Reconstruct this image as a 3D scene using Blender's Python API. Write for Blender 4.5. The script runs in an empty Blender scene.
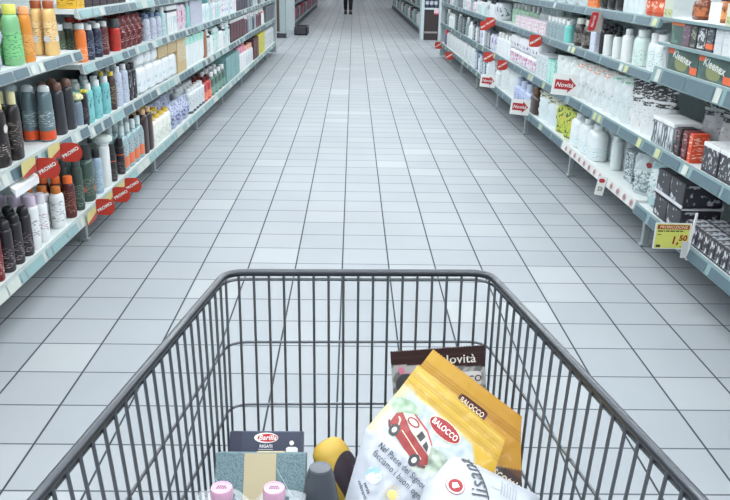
import bpy, bmesh, math, random
from mathutils import Vector, Matrix, noise
random.seed(7)
SC = bpy.context.scene
COL = SC.collection
PI = math.pi
LW, EXPO, LSX = 170, 0.06, 10.0

# ------------------------------------------------------------------ materials
def lin(c):
    return tuple(((x/255)/12.92 if x/255 <= .04045 else ((x/255+.055)/1.055)**2.4) for x in c)
_M = {}
def mat(rgb, rough=.45, metal=0.0, trans=0.0, alpha=1.0, emit=0.0, coat=0.0, bump=0.0):
    k = (tuple(rgb), rough, metal, trans, alpha, emit, coat, bump)
    if k in _M: return _M[k]
    m = bpy.data.materials.new('surface'); m.use_nodes = True
    nt = m.node_tree; b = nt.nodes['Principled BSDF']
    c = (*lin(rgb), 1)
    # a faint procedural mottling so that no surface is perfectly flat
    tx = nt.nodes.new('ShaderNodeTexCoord'); nz = nt.nodes.new('ShaderNodeTexNoise')
    nz.inputs['Scale'].default_value = 22; nz.inputs['Detail'].default_value = 2
    nt.links.new(tx.outputs['Object'], nz.inputs['Vector'])
    mx = nt.nodes.new('ShaderNodeMix'); mx.data_type = 'RGBA'
    mx.inputs[6].default_value = tuple(x*.94 for x in c[:3])+(1,)
    mx.inputs[7].default_value = tuple(min(1, x*1.06) for x in c[:3])+(1,)
    nt.links.new(nz.outputs['Fac'], mx.inputs[0]); nt.links.new(mx.outputs[2], b.inputs['Base Color'])
    b.inputs['Roughness'].default_value = rough; b.inputs['Metallic'].default_value = metal
    b.inputs['Transmission Weight'].default_value = trans; b.inputs['Alpha'].default_value = alpha
    b.inputs['Coat Weight'].default_value = coat
    if emit:
        b.inputs['Emission Color'].default_value = c; b.inputs['Emission Strength'].default_value = emit
    if bump:
        bp = nt.nodes.new('ShaderNodeBump'); bp.inputs['Strength'].default_value = bump; bp.inputs['Distance'].default_value = .004
        n2 = nt.nodes.new('ShaderNodeTexNoise'); n2.inputs['Scale'].default_value = 38; n2.inputs['Detail'].default_value = 3
        nt.links.new(tx.outputs['Object'], n2.inputs['Vector']); nt.links.new(n2.outputs['Fac'], bp.inputs['Height'])
        nt.links.new(bp.outputs['Normal'], b.inputs['Normal'])
    _M[k] = m
    return m
def printmat(base, ink, sc=(60, 60, 30), thr=.56, rough=.45, soft=.03):
    """packaging print: blotches and small marks of ink on a base colour"""
    k = ('p', tuple(base), tuple(ink), sc, thr, rough)
    if k in _M: return _M[k]
    m = bpy.data.materials.new('print'); m.use_nodes = True
    nt = m.node_tree; b = nt.nodes['Principled BSDF']
    tx = nt.nodes.new('ShaderNodeTexCoord'); mp = nt.nodes.new('ShaderNodeMapping')
    mp.inputs['Scale'].default_value = sc
    nz = nt.nodes.new('ShaderNodeTexNoise'); nz.inputs['Scale'].default_value = 1; nz.inputs['Detail'].default_value = 2.5
    cr = nt.nodes.new('ShaderNodeValToRGB')
    e = cr.color_ramp.elements
    e[0].position = thr-soft; e[0].color = (*lin(base), 1); e[1].position = thr+soft; e[1].color = (*lin(ink), 1)
    L = nt.links.new
    L(tx.outputs['Object'], mp.inputs['Vector']); L(mp.outputs['Vector'], nz.inputs['Vector'])
    L(nz.outputs['Fac'], cr.inputs['Fac']); L(cr.outputs['Color'], b.inputs['Base Color'])
    b.inputs['Roughness'].default_value = rough
    _M[k] = m
    return m

# ------------------------------------------------------------------ mesh helpers
def box(bm, x0, x1, y0, y1, z0, z1, bev=0.0, seg=2, mi=0):
    n0 = set(bm.verts); f0 = set(bm.faces)
    r = bmesh.ops.create_cube(bm, size=1)
    for v in r['verts']:
        v.co = Vector(((x0+x1)/2+v.co.x*(x1-x0), (y0+y1)/2+v.co.y*(y1-y0), (z0+z1)/2+v.co.z*(z1-z0)))
    if bev:
        es = list({e for v in r['verts'] for e in v.link_edges})
        bmesh.ops.bevel(bm, geom=es, offset=bev, segments=seg, profile=.5, affect='EDGES')
    for f in bm.faces:
        if f not in f0: f.material_index = mi
    return [v for v in bm.verts if v not in n0]
def loft(bm, rings, cap0=True, cap1=True, mi=0, closed=True):
    vs = [[bm.verts.new(p) for p in r] for r in rings]
    n = len(rings[0])
    for a, b in zip(vs, vs[1:]):
        for i in range(n if closed else n-1):
            j = (i+1) % n
            f = bm.faces.new((a[i], a[j], b[j], b[i])); f.material_index = mi
    if cap0: bm.faces.new(list(reversed(vs[0]))).material_index = mi
    if cap1: bm.faces.new(vs[-1]).material_index = mi
    return vs
def ring(a, b, z, n=20, e=2.0, cx=0, cy=0):
    out = []
    for i in range(n):
        t = 2*PI*i/n; c, s = math.cos(t), math.sin(t)
        out.append(Vector((cx+a*math.copysign(abs(c)**(2/e), c), cy+b*math.copysign(abs(s)**(2/e), s), z)))
    return out
def tube(bm, pts, r, n=8, closed=False, mi=0):
    pts = [Vector(p) for p in pts]; N = len(pts); rings = []; prev = None
    for i, p in enumerate(pts):
        if closed: d = pts[(i+1) % N]-pts[i-1]
        else: d = pts[min(i+1, N-1)]-pts[max(i-1, 0)]
        d.normalize()
        if prev is None:
            up = Vector((0, 0, 1)) if abs(d.z) < .9 else Vector((1, 0, 0))
            x = d.cross(up).normalized()
        else:
            x = (prev-d*prev.dot(d)).normalized()
        prev = x; y = d.cross(x)
        rings.append([p+x*r*math.cos(2*PI*k/n)+y*r*math.sin(2*PI*k/n) for k in range(n)])
    if closed:
        vs = loft(bm, rings, False, False, mi)
        for k in range(n):
            bm.faces.new((vs[-1][k], vs[-1][(k+1) % n], vs[0][(k+1) % n], vs[0][k])).material_index = mi
    else: loft(bm, rings, True, True, mi)
def fillet(pts, r, n=5):
    pts = [Vector(p) for p in pts]; out = [pts[0]]
    for a, b, c in zip(pts, pts[1:], pts[2:]):
        u = (a-b).normalized(); v = (c-b).normalized(); k = min(r, (a-b).length*.45, (c-b).length*.45)
        p, q = b+u*k, b+v*k
        for i in range(n+1):
            t = i/n; out.append(p*(1-t)**2+b*2*t*(1-t)+q*t*t)
    out.append(pts[-1]); return out
def lathe(bm, prof, n=18, cx=0, cy=0, mi=0):
    loft(bm, [ring(max(r, 1e-4), max(r, 1e-4), z, n, 2, cx, cy) for r, z in prof], mi=mi)
def fin(bm, mats, smooth=True, off=None, ang=38, uv=None):
    bmesh.ops.recalc_face_normals(bm, faces=bm.faces)
    if off is not None:
        for v in bm.verts: v.co -= Vector(off)
    me = bpy.data.meshes.new('mesh'); bm.to_mesh(me); bm.free()
    for m in (mats if isinstance(mats, (list, tuple)) else [mats]): me.materials.append(m)
    if smooth:
        me.polygons.foreach_set('use_smooth', [True]*len(me.polygons))
        me.set_sharp_from_angle(angle=math.radians(ang))
    return me
def obj(name, me, parent=None, loc=None):
    me.name = name
    o = bpy.data.objects.new(name, me); COL.objects.link(o)
    if parent is not None: o.parent = parent
    if loc: o.location = loc
    return o
def thing(name, label, cat, loc=(0, 0, 0), rz=0.0, group=None):
    o = bpy.data.objects.new(name, None); COL.objects.link(o)
    o.empty_display_size = .05
    o.location = loc; o.rotation_euler = (0, 0, rz)
    o['label'] = label; o['category'] = cat
    if group: o['group'] = group
    return o
def tag(o, label, cat, group=None):
    o['label'] = label; o['category'] = cat
    if group: o['group'] = group
    return o
def struct(o, label=None):
    o['kind'] = 'structure'
    return o
def textmesh(body, size, shear=0.0, align='CENTER', bold=0.0, sx=1.0):
    cu = bpy.data.curves.new('t', 'FONT'); cu.body = body; cu.size = size; cu.shear = shear
    cu.align_x = align; cu.align_y = 'CENTER'; cu.resolution_u = 3; cu.offset = bold; cu.space_character = 1.05
    t = bpy.data.objects.new('t', cu); COL.objects.link(t)
    dg = bpy.context.evaluated_depsgraph_get(); dg.update()
    me = bpy.data.meshes.new_from_object(t.evaluated_get(dg))
    bpy.data.objects.remove(t); bpy.data.curves.remove(cu)
    if sx != 1:
        for v in me.vertices: v.co.x *= sx
    me.materials.clear()
    return me
def text(name, body, size, m, parent, M, shear=0.0, align='CENTER', bold=0.0, sx=1.0, fn=None):
    me = textmesh(body, size, shear, align, bold, sx)
    if fn:
        bm = bmesh.new(); bm.from_mesh(me)
        bmesh.ops.triangulate(bm, faces=bm.faces)
        for v in bm.verts: v.co = fn(v.co.x, v.co.y)
        bm.to_mesh(me); bm.free()
    else: me.transform(M)
    me.materials.append(m)
    return obj(name, me, parent)
def frame(o, x, y):
    """matrix whose local X, Y run along the given axes from point o"""
    x = Vector(x).normalized(); y = Vector(y).normalized(); z = x.cross(y)
    return Matrix(((x.x, y.x, z.x, o[0]), (x.y, y.y, z.y, o[1]), (x.z, y.z, z.z, o[2]), (0, 0, 0, 1)))
def slab(poly, th, M, m, bev=0.0):
    """a thin solid plate: 2-D outline, thickness, placed by M"""
    bm = bmesh.new()
    a = [bm.verts.new((x, y, 0)) for x, y in poly]; b = [bm.verts.new((x, y, -th)) for x, y in poly]
    bm.faces.new(a); bm.faces.new(b[::-1]); n = len(a)
    for i in range(n): bm.faces.new((a[i], b[i], b[(i+1) % n], a[(i+1) % n]))
    for v in bm.verts: v.co = M @ v.co
    return fin(bm, m, False)
def rect(x0, x1, y0, y1): return [(x0, y0), (x1, y0), (x1, y1), (x0, y1)]
def oval(cx, cy, a, b, n=24, e=2.0): return [(p.x, p.y) for p in ring(a, b, 0, n, e, cx, cy)]

# ------------------------------------------------------------------ packaged goods (+X faces the aisle, Z up, base at 0)
def g_bottle(p):
    wx, wy, h = p['wx'], p['wy'], p['h']; ch = p.get('caph', h*.13); cr = min(p.get('capr', .013), wx*.48, wy*.48)
    sh = p.get('sh', .78); e = p.get('e', 2.3); tap = p.get('tap', 1.0); hb = h-ch; a, b = wx/2, wy/2
    n = 20
    def sc(z): return 1+(tap-1)*min(1, z/(sh*hb))
    bm = bmesh.new(); R = [ring(a*.9, b*.9, 0, n, e), ring(a, b, .006, n, e)]
    for k in range(1, 5):
        z = .006+(sh*hb-.006)*k/4; R.append(ring(a*sc(z), b*sc(z), z, n, e))
    for k in range(1, 6):
        t = k/5; w = math.cos(t*PI/2)**.8 if k < 5 else 0
        z = sh*hb+(hb-sh*hb)*math.sin(t*PI/2)*.94
        R.append(ring(cr*.93+(a*tap-cr*.93)*w, cr*.93+(b*tap-cr*.93)*w, z, n, e*w+2*(1-w)))
    R.append(ring(cr*.93, cr*.93, hb+.001, n))
    loft(bm, R)
    out = [('body', fin(bm, mat(p['body'], p.get('rough', .3), p.get('metal', 0))))]
    bm = bmesh.new()
    if p.get('capstyle') == 'wide':
        lathe(bm, [(cr, hb), (cr*1.1, hb+ch*.3), (cr*1.7, hb+ch*.55), (cr*1.75, hb+ch*.95), (cr*1.6, h)], 18)
    elif p.get('capstyle') == 'dome':
        lathe(bm, [(cr, hb), (cr, hb+ch*.45), (cr*.93, hb+ch*.7), (cr*.72, hb+ch*.9), (cr*.3, h)], 18)
    elif p.get('capstyle') == 'flower':
        for k in range(6):
            t = k*PI/3; bmesh.ops.create_icosphere(bm, subdivisions=1, radius=ch*.45, matrix=Matrix.Translation((cr*1.2*math.cos(t), cr*1.2*math.sin(t), hb+ch*.45)))
        lathe(bm, [(cr*.8, hb), (cr*.8, hb+ch*.8)], 10)
    else:
        lathe(bm, [(cr, hb), (cr*1.0, hb+ch*.88), (cr*.9, h)], 18)
    out.append(('cap', fin(bm, mat(p['cap'], .35))))
    if p.get('band'):
        bc, z0, z1 = p['band']
        bm = bmesh.new(); loft(bm, [ring(a*sc(z)+.0006, b*sc(z)+.0006, z, n, e) for z in (z0*hb, (z0+z1)/2*hb, z1*hb)], False, False)
        out.append(('band', fin(bm, mat(bc, .35))))
    if p.get('label'):
        bc, ik, z0, z1 = p['label']
        bm = bmesh.new(); loft(bm, [ring(a*sc(z)+.0009, b*sc(z)+.0009, z, n, e) for z in (z0*hb, (z0+z1)/2*hb, z1*hb)], False, False)
        out.append(('label', fin(bm, printmat(bc, ik, p.get('psc', (60, 60, 330)), p.get('thr', .585)))))
    if p.get('dot'):
        bm = bmesh.new(); d = p['dot']; z = d[1]*hb
        for yy, ax in ((-b*sc(z)-.0014, 'y'), (b*sc(z)+.0014, 'y'), (a*sc(z)+.0014, 'x')):
            c = [bm.verts.new((d[2]*math.cos(2*PI*k/14), yy, z+d[2]*math.sin(2*PI*k/14)) if ax == 'y' else (yy, d[2]*math.cos(2*PI*k/14), z+d[2]*math.sin(2*PI*k/14))) for k in range(14)]
            bm.faces.new(c)
            out.append(('emblem', fin(bm, mat(d[0], .5), False))); bm = bmesh.new()
        bm.free()
    if p.get('pump'):
        bm = bmesh.new(); r = cr
        lathe(bm, [(r*.4, h-.001), (r*.4, h+.014), (r*1.0, h+.015), (r*1.0, h+.03), (r*.6, h+.034)], 12)
        box(bm, 0, r*1.75, -r*.4, r*.4, h+.018, h+.029, .002, 1)
        out.append(('pump_head', fin(bm, mat(p['cap'], .35))))
    return out
def g_box(p):
    wx, wy, h = p['wx'], p['wy'], p['h']
    bm = bmesh.new(); box(bm, -wx/2, wx/2, -wy/2, wy/2, 0, h, min(.002, wx*.1), 1)
    out = [('carton', fin(bm, mat(p['body'], .5)))]
    bc, ik = p['print'][:2]; z0, z1 = (p['print'][2:4] if len(p['print']) > 2 else (.08, .92))
    bm = bmesh.new(); g = .0008
    bm.faces.new([bm.verts.new(q) for q in ((wx/2+g, -wy*.46, z0*h), (wx/2+g, wy*.46, z0*h), (wx/2+g, wy*.46, z1*h), (wx/2+g, -wy*.46, z1*h))])
    for s in (-1, 1):
        bm.faces.new([bm.verts.new(q) for q in ((-wx*.45, s*(wy/2+g), z0*h), (wx*.45, s*(wy/2+g), z0*h), (wx*.45, s*(wy/2+g), z1*h), (-wx*.45, s*(wy/2+g), z1*h))])
    out.append(('printed_panel', fin(bm, printmat(bc, ik, p.get('psc', (38, 38, 150)), p.get('thr', .565)), False)))
    if p.get('top'):
        bm = bmesh.new(); box(bm, -wx/2-.001, wx/2+.001, -wy/2-.001, wy/2+.001, h*.86, h+.001, .001, 1)
        out.append(('lid', fin(bm, mat(p['top'], .45))))
    if p.get('stripe'):
        c, z0, z1 = p['stripe']
        bm = bmesh.new(); box(bm, -wx/2-.0014, wx/2+.0014, -wy/2-.0014, wy/2+.0014, h*z0, h*z1, 0)
        out.append(('stripe', fin(bm, mat(c, .45))))
    return out
def g_pack(p):
    """soft plastic-wrapped pack with puffed faces and pressed ribs"""
    wx, wy, h = p['wx'], p['wy'], p['h']; bm = bmesh.new(); R = []
    n = 32
    for k in range(11):
        t = k/10; q = 1-(abs(2*t-1))**6*.18
        R.append(ring(wx/2*q, wy/2*q, h*t, n, 5))
    for i, r in enumerate(R):
        for v in r:
            s = 1+.025*math.sin(v.y/wy*PI*10+i*.3); v.x *= s
    loft(bm, R)
    out = [('wrap', fin(bm, mat(p['body'], .35, bump=.25), ang=60))]
    if p.get('print'):
        bc, ik = p['print'][:2]; z0, z1 = p['print'][2:4] if len(p['print']) > 2 else (.25, .75)
        bm = bmesh.new(); loft(bm, [ring(wx/2*1.028, wy/2*1.012, h*z, n, 5) for z in (z0, (z0+z1)/2, z1)], False, False)
        out.append(('printed_band', fin(bm, printmat(bc, ik, p.get('psc', (40, 40, 40)), p.get('thr', .56)), ang=60)))
    return out
def g_bag(p):
    """pillow bag standing on its base, gathered to a flat seam at the top"""
    wx, wy, h = p['wx'], p['wy'], p['h']; n = 28
    def r(t):
        w = .80+.2*math.sin(min(1, t/.5)*PI/2) if t < .5 else max(.04, 1-.97*((t-.5)/.42)**1.6) if t < .92 else .04
        bb = 1-.045*math.sin(t*PI*.95)-.02*(t > .92); q = .9+.1*min(1, t*10)
        R = ring(max(wx/2*w*q, .0025), wy/2*bb*q, h*t, n, 2.6)
        for v in R: v.x += (.007*math.sin(v.y*70+t*9)+.006*math.sin(v.y*135-t*17+1))*(.3+.7*min(1, t*3))+.010*t*t
        return R
    hd = p.get('head', .0)
    bm = bmesh.new(); loft(bm, [r(k/12) for k in range(13)])
    out = [('bag', fin(bm, mat(p['body'], .32, bump=.7), ang=60))]
    if hd:
        bm = bmesh.new(); R = [r(1-hd+hd*k/4) for k in range(5)]
        for q in R:
            for v in q: v.x += math.copysign(.0016, v.x); v.y *= 1.006
        loft(bm, R, False, True)
        out.append(('header', fin(bm, printmat(p['headc'], p.get('headink', p['headc']), (40, 40, 150), .56), ang=60)))
    if p.get('print'):
        bc, ik = p['print'][:2]; z0, z1 = p['print'][2:4] if len(p['print']) > 2 else (.12, .6)
        bm = bmesh.new(); R = [r(z0+(z1-z0)*k/5) for k in range(6)]
        for q in R:
            for v in q: v.x += math.copysign(.0016, v.x); v.y *= 1.006
        loft(bm, R, False, False)
        out.append(('printed_area', fin(bm, printmat(bc, ik, p.get('psc', (45, 45, 130)), p.get('thr', .62)), ang=60)))
    if p.get('tagband'):
        bc, ik, z0, z1 = p['tagband']; bm = bmesh.new(); R = [r(z0+(z1-z0)*k/2) for k in range(3)]
        for q in R:
            for v in q: v.x += math.copysign(.0024, v.x); v.y *= 1.01
        loft(bm, R, False, False); out.append(('name_band', fin(bm, printmat(bc, ik, (60, 60, 200), .56), ang=60)))
    if p.get('spot'):
        c, z, s = p['spot']; bm = bmesh.new()
        q = r(z); xm = max(v.x for v in q)+.002; ym = max(v.y for v in q)*1.01+.001
        bm.faces.new([bm.verts.new((xm, wy*.12+s*math.cos(2*PI*k/14), h*z+s*.8*math.sin(2*PI*k/14))) for k in range(14)])
        out.append(('emblem', fin(bm, mat(c, .5), False)))
        for sg in (-1, 1):
            bm = bmesh.new(); bm.faces.new([bm.verts.new((s*.8*math.cos(2*PI*k/14), sg*ym, h*z+s*.8*math.sin(2*PI*k/14))) for k in range(14)])
            out.append(('emblem', fin(bm, mat(c, .5), False)))
    return out
def g_jar(p):
    wx, wy, h = p['wx'], p['wy'], p['h']; bm = bmesh.new(); a, b = wx/2, wy/2
    loft(bm, [ring(a*s, b*s, z*h, 20, 2.6) for s, z in ((.85, 0), (1, .06), (1, .5), (.9, .68), (.66, .78), (.62, .8))])
    out = [('body', fin(bm, mat(p['body'], .2, 0)))]
    bm = bmesh.new(); loft(bm, [ring(a*s, b*s, z*h, 20, 2.2) for s, z in ((.72, .8), (.74, .96), (.66, 1))])
    out.append(('lid', fin(bm, mat(p['cap'], .35))))
    if p.get('label'):
        bc, ik = p['label'][:2]
        bm = bmesh.new(); loft(bm, [ring(a*1.015, b*1.015, z*h, 20, 2.6) for z in (.14, .3, .48)], False, False)
        out.append(('label', fin(bm, printmat(bc, ik, (60, 60, 60), .55))))
    return out
GEN = dict(bottle=g_bottle, box=g_box, pack=g_pack, bag=g_bag, jar=g_jar)
_P = {}
def proto(p, far):
    k = repr(sorted(p.items()))+str(far)
    if k in _P: return _P[k]
    parts = GEN[p['t']](p)
    if far:                                    # too small in view to show parts: one mesh with several materials
        bm = bmesh.new(); ms = []
        for nm, me in parts:
            f0 = len(bm.faces); bm.from_mesh(me); bm.faces.ensure_lookup_table()
            for f in bm.faces[f0:]: f.material_index += len(ms)
            ms += list(me.materials)
        me = bpy.data.meshes.new('m'); bm.to_mesh(me); bm.free()
        for m in ms: me.materials.append(m)
        parts = [('whole', me)]
    _P[k] = parts
    return parts

# ------------------------------------------------------------------ room
W, TX, TY = .21, -.0359, 5.2771
def floor_material():
    m = bpy.data.materials.new('floor_tiles'); m.use_nodes = True; nt = m.node_tree; L = nt.links.new
    b = nt.nodes['Principled BSDF']
    def math_(op, a, c=None, d=None):
        n = nt.nodes.new('ShaderNodeMath'); n.operation = op
        for i, v in enumerate((a, c, d)):
            if v is None: continue
            if isinstance(v, (int, float)): n.inputs[i].default_value = v
            else: L(v, n.inputs[i])
        return n.outputs[0]
    tx = nt.nodes.new('ShaderNodeTexCoord'); sp = nt.nodes.new('ShaderNodeSeparateXYZ'); L(tx.outputs['Object'], sp.inputs[0])
    u = math_('DIVIDE', math_('SUBTRACT', sp.outputs[0], TX), W); v = math_('DIVIDE', math_('SUBTRACT', sp.outputs[1], TY), W)
    fu = math_('FRACT', u); fv = math_('FRACT', v)
    def edge(f, w):
        d = math_('MINIMUM', f, math_('SUBTRACT', 1.0, f))
        mr = nt.nodes.new('ShaderNodeMapRange'); mr.inputs[1].default_value = w*.55; mr.inputs[2].default_value = w*1.15
        mr.inputs[3].default_value = 1; mr.inputs[4].default_value = 0; L(d, mr.inputs[0]); return mr.outputs[0]
    g = math_('MAXIMUM', edge(fu, .017), math_('MULTIPLY', edge(fv, .0165), .85))
    cb = nt.nodes.new('ShaderNodeCombineXYZ'); L(math_('FLOOR', u), cb.inputs[0]); L(math_('FLOOR', v), cb.inputs[1])
    wn = nt.nodes.new('ShaderNodeTexWhiteNoise'); wn.noise_dimensions = '2D'; L(cb.outputs[0], wn.inputs['Vector'])
    cr = nt.nodes.new('ShaderNodeValToRGB'); e = cr.color_ramp.elements
    e[0].position = 0; e[0].color = (*lin((150, 157, 163)), 1); e[1].position = .9; e[1].color = (*lin((155, 161, 166)), 1)
    e2 = e.new(.955); e2.color = (*lin((163, 169, 173)), 1)
    L(wn.outputs['Value'], cr.inputs['Fac'])
    nz = nt.nodes.new('ShaderNodeTexNoise'); nz.inputs['Scale'].default_value = 1.4; nz.inputs['Detail'].default_value = 5
    L(tx.outputs['Object'], nz.inputs['Vector'])
    mr = nt.nodes.new('ShaderNodeMapRange'); mr.inputs[1].default_value = .35; mr.inputs[2].default_value = .7; mr.inputs[3].default_value = .93; mr.inputs[4].default_value = 1.02
    L(nz.outputs['Fac'], mr.inputs[0])
    ml = nt.nodes.new('ShaderNodeMix'); ml.data_type = 'RGBA'; ml.blend_type = 'MULTIPLY'; ml.inputs[0].default_value = 1
    L(cr.outputs['Color'], ml.inputs[6]); L(mr.outputs[0], ml.inputs[7])
    mx = nt.nodes.new('ShaderNodeMix'); mx.data_type = 'RGBA'; L(g, mx.inputs[0]); L(ml.outputs[2], mx.inputs[6])
    mx.inputs[7].default_value = (*lin((56, 63, 68)), 1)
    L(mx.outputs[2], b.inputs['Base Color'])
    L(math_('ADD', math_('MULTIPLY', g, .3), .36), b.inputs['Roughness'])
    b.inputs['Specular IOR Level'].default_value = .04
    bp = nt.nodes.new('ShaderNodeBump'); bp.inputs['Strength'].default_value = .25; bp.inputs['Distance'].default_value = .002
    L(math_('SUBTRACT', 1.0, g), bp.inputs['Height']); L(bp.outputs['Normal'], b.inputs['Normal'])
    return m
def simple(name, x0, x1, y0, y1, z0, z1, m, parent=None, bev=0):
    bm = bmesh.new(); box(bm, x0, x1, y0, y1, z0, z1, bev)
    return obj(name, fin(bm, m, bool(bev)), parent)
struct(simple('floor', -7, 7, -3, 46, -.1, 0, floor_material()))
WALLM = mat((196, 202, 204), .7)
struct(simple('ceiling', -7, 7, -3, 46, 3.6, 3.7, mat((214, 218, 218), .8)))
struct(simple('wall_left', -7.1, -7, -3, 46, 0, 3.6, WALLM))
struct(simple('wall_right', 7, 7.1, -3, 46, 0, 3.6, WALLM))
struct(simple('wall_back', -7, 7, -3.1, -3, 0, 3.6, WALLM))
struct(simple('wall_far', -7, 7, 46, 46.1, 0, 3.6, mat((96, 92, 98), .7)))
for i, (x0, x1, z0, z1) in enumerate(((-1.45, -1.12, .05, 2.5), (-.66, -.44, .05, 2.5), (.80, .95, .05, 2.5))):
    w = struct(simple('window_%d' % (i+1), x0-.05, x1+.05, 45.93, 45.995, z0-.05, z1+.05, mat((150, 155, 158), .4)))
    struct(simple('pane', x0, x1, 45.915, 45.94, z0, z1, mat((225, 238, 245), .2, emit=1.1), w))
struct(simple('baseboard_far', -.5, 3.0, 45.9, 45.99, 0, .35, mat((92, 40, 48), .5)))

# ------------------------------------------------------------------ shelving
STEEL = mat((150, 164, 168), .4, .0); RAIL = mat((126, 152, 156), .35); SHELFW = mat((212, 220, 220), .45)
TICKD = mat((82, 104, 114), .5); TICKP = mat((188, 196, 190), .5); TICKY = mat((186, 190, 140), .5); TICKT = mat((132, 164, 166), .5); FOOT = mat((120, 132, 136), .4)
XL, XR = 1.22, 1.38
FEET_L = [.85, 2.25, 3.66, 5.06, 6.53, 7.89, 9.3, 10.7, 12.1, 13.0]
FEET_R = [.85, 2.25, 3.68, 5.10, 6.55, 7.9, 9.3, 10.7, 12.0, 12.9]
ORD = ['first', 'second', 'third', 'fourth', 'fifth', 'sixth', 'seventh', 'eighth', 'last']
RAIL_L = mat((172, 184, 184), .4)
def bay(side, i, y0, y1, levels, pale=False, thin=()):
    s = -1 if side == 'left' else 1; XF = XL if s < 0 else XR; D = .47
    t = thing('shelving_bay', '%s shelving bay of the %s gondola counted from the near end' % (ORD[i], side), 'shelf', (s*XF, (y0+y1)/2, 0))
    off = (s*XF, (y0+y1)/2, 0)
    def part(name, boxes, m, parent=t, bev=0):
        bm = bmesh.new()
        for q in boxes: box(bm, *q, bev, 1)
        return obj(name, fin(bm, m, bool(bev), off), parent)
    def X(a, b): return (s*(XF+a), s*(XF+b)) if s > 0 else (s*(XF+b), s*(XF+a))
    part('back_panel', [(*X(D, D+.03), y0+.004, y1-.004, .12, 1.95)], mat((196, 206, 208), .6))
    part('upright', [(*X(D-.03, D), y1-.03, y1-.004, .03, 1.97)], STEEL)
    part('upright', [(*X(D-.03, D), y0+.004, y0+.03, .03, 1.97)], STEEL)
    if i: part('foot', [(*X(.06, .09), y0+.005, y0+.035, .0, .15), (*X(.05, .1), y0+.0, y0+.04, 0, .012)], mat((168, 178, 180), .35, .3), bev=.003)
    part('foot_rail', [(*X(.09, D), y0+.006, y0+.035, .09, .165)], FOOT)
    part('kick_back', [(*X(.3, .32), y0+.004, y1-.004, .0, .16)], mat((70, 78, 82), .7))
    for k, z in enumerate(levels):
        d0 = 0 if z < 1.2 else .12 if z < 1.4 else .22
        lh = (.046 if k < 2 else .04 if z != .872 else .062) if z not in thin else .012
        sh = part('shelf', [(*X(d0+.004, D), y0+.003, y1-.003, z-(.02 if lh > .02 else .011), z)], SHELFW)
        # price rail: a tilted channel along the front edge
        bm = bmesh.new(); fx = s*(XF+d0)
        if lh > .02: pr = [(.006, z+.003), (0, z+.004), (-.012, z-lh), (-.008, z-lh-.004), (.012, z-lh+.006), (.012, z-.01)]
        else: pr = [(.006, z+.001), (0, z), (0, z-.012), (.006, z-.013)]
        loft(bm, [[Vector((fx+s*a, y, zz)) for a, zz in pr] for y in (y0+.002, y1-.002)])
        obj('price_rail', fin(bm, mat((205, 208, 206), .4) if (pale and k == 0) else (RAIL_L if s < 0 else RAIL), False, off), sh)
        if lh < .02: continue
        y = y0+.02; rr = random.Random(i*31+k*7+(0 if s < 0 else 500))
        while y < y1-.06:
            w = rr.choice((.045, .1, .13, .17) if s < 0 else (.05, .2, .26, .3)); w = min(w, y1-.015-y)
            fn = (lambda yy, zz: Vector((fx+s*(-.0022-.012*(z+.004-zz)/lh), yy, zz)))
            z0, z1 = z-lh+.004, z-.004
            if pale and k == 0:
                w = .045; yc = y+w/2
                bm = bmesh.new(); bm.faces.new([bm.verts.new(fn(yc+w*.5*math.cos(2*PI*q/16), (z0+z1)/2+.017*math.sin(2*PI*q/16))) for q in range(16)])
                a = obj('logo_oval', fin(bm, mat((176, 150, 152), .5), False, off), sh)
                bm = bmesh.new(); bm.faces.new([bm.verts.new(fn(yc+w*.34*math.cos(2*PI*q/16), (z0+z1)/2+.009*math.sin(2*PI*q/16))+Vector((-s*.0008, 0, 0))) for q in range(16)])
                obj('logo_center', fin(bm, mat((150, 110, 114), .5), False, off), sh)
                y += .105; continue
            bm = bmesh.new()
            bm.faces.new([bm.verts.new(fn(*q)) for q in ((y, z0), (y+w, z0), (y+w, z1), (y, z1))])
            if s < 0: m = rr.choice((TICKD, TICKD, TICKD, TICKT)) if w > .07 else TICKP
            else: m = TICKD if w > .09 else rr.choice((TICKP, TICKY))
            if s < 0 and k == 0: m = rr.choice((TICKT, TICKT, TICKP))
            obj('price_ticket', fin(bm, m, False, off), sh)
            y += w+rr.choice((.012, .025, .04))
    return t
for i in range(9):
    y0, y1 = FEET_L[i], FEET_L[i+1]
    bay('left', i, y0, y1, [.192, .57 if y1 <= 3.7 else .552, .905 if y1 <= 3.7 else .838, 1.27 if y1 <= 3.7 else 1.078, 1.5])
    y0, y1 = FEET_R[i], FEET_R[i+1]
    if y1 <= 3.7: bay('right', i, y0, y1, [.224, .533, .872, .982, 1.09, 1.5], thin=(.982, 1.09))
    else: bay('right', i, y0, y1, [.236, .533, .84, 1.084, 1.5], pale=(i == 2))
for side, s, XF, y in (('left', -1, XL, FEET_L[-1]), ('right', 1, XR, FEET_R[-1])):
    e = simple('end_panel', s*XF if s > 0 else s*(XF+.5), s*(XF+.5) if s > 0 else s*XF, y+.004, y+.03, .02, 1.97, mat((170, 180, 184), .5))
    tag(e, 'pale steel end panel closing the far end of the %s shelving' % side, 'panel')

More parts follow.
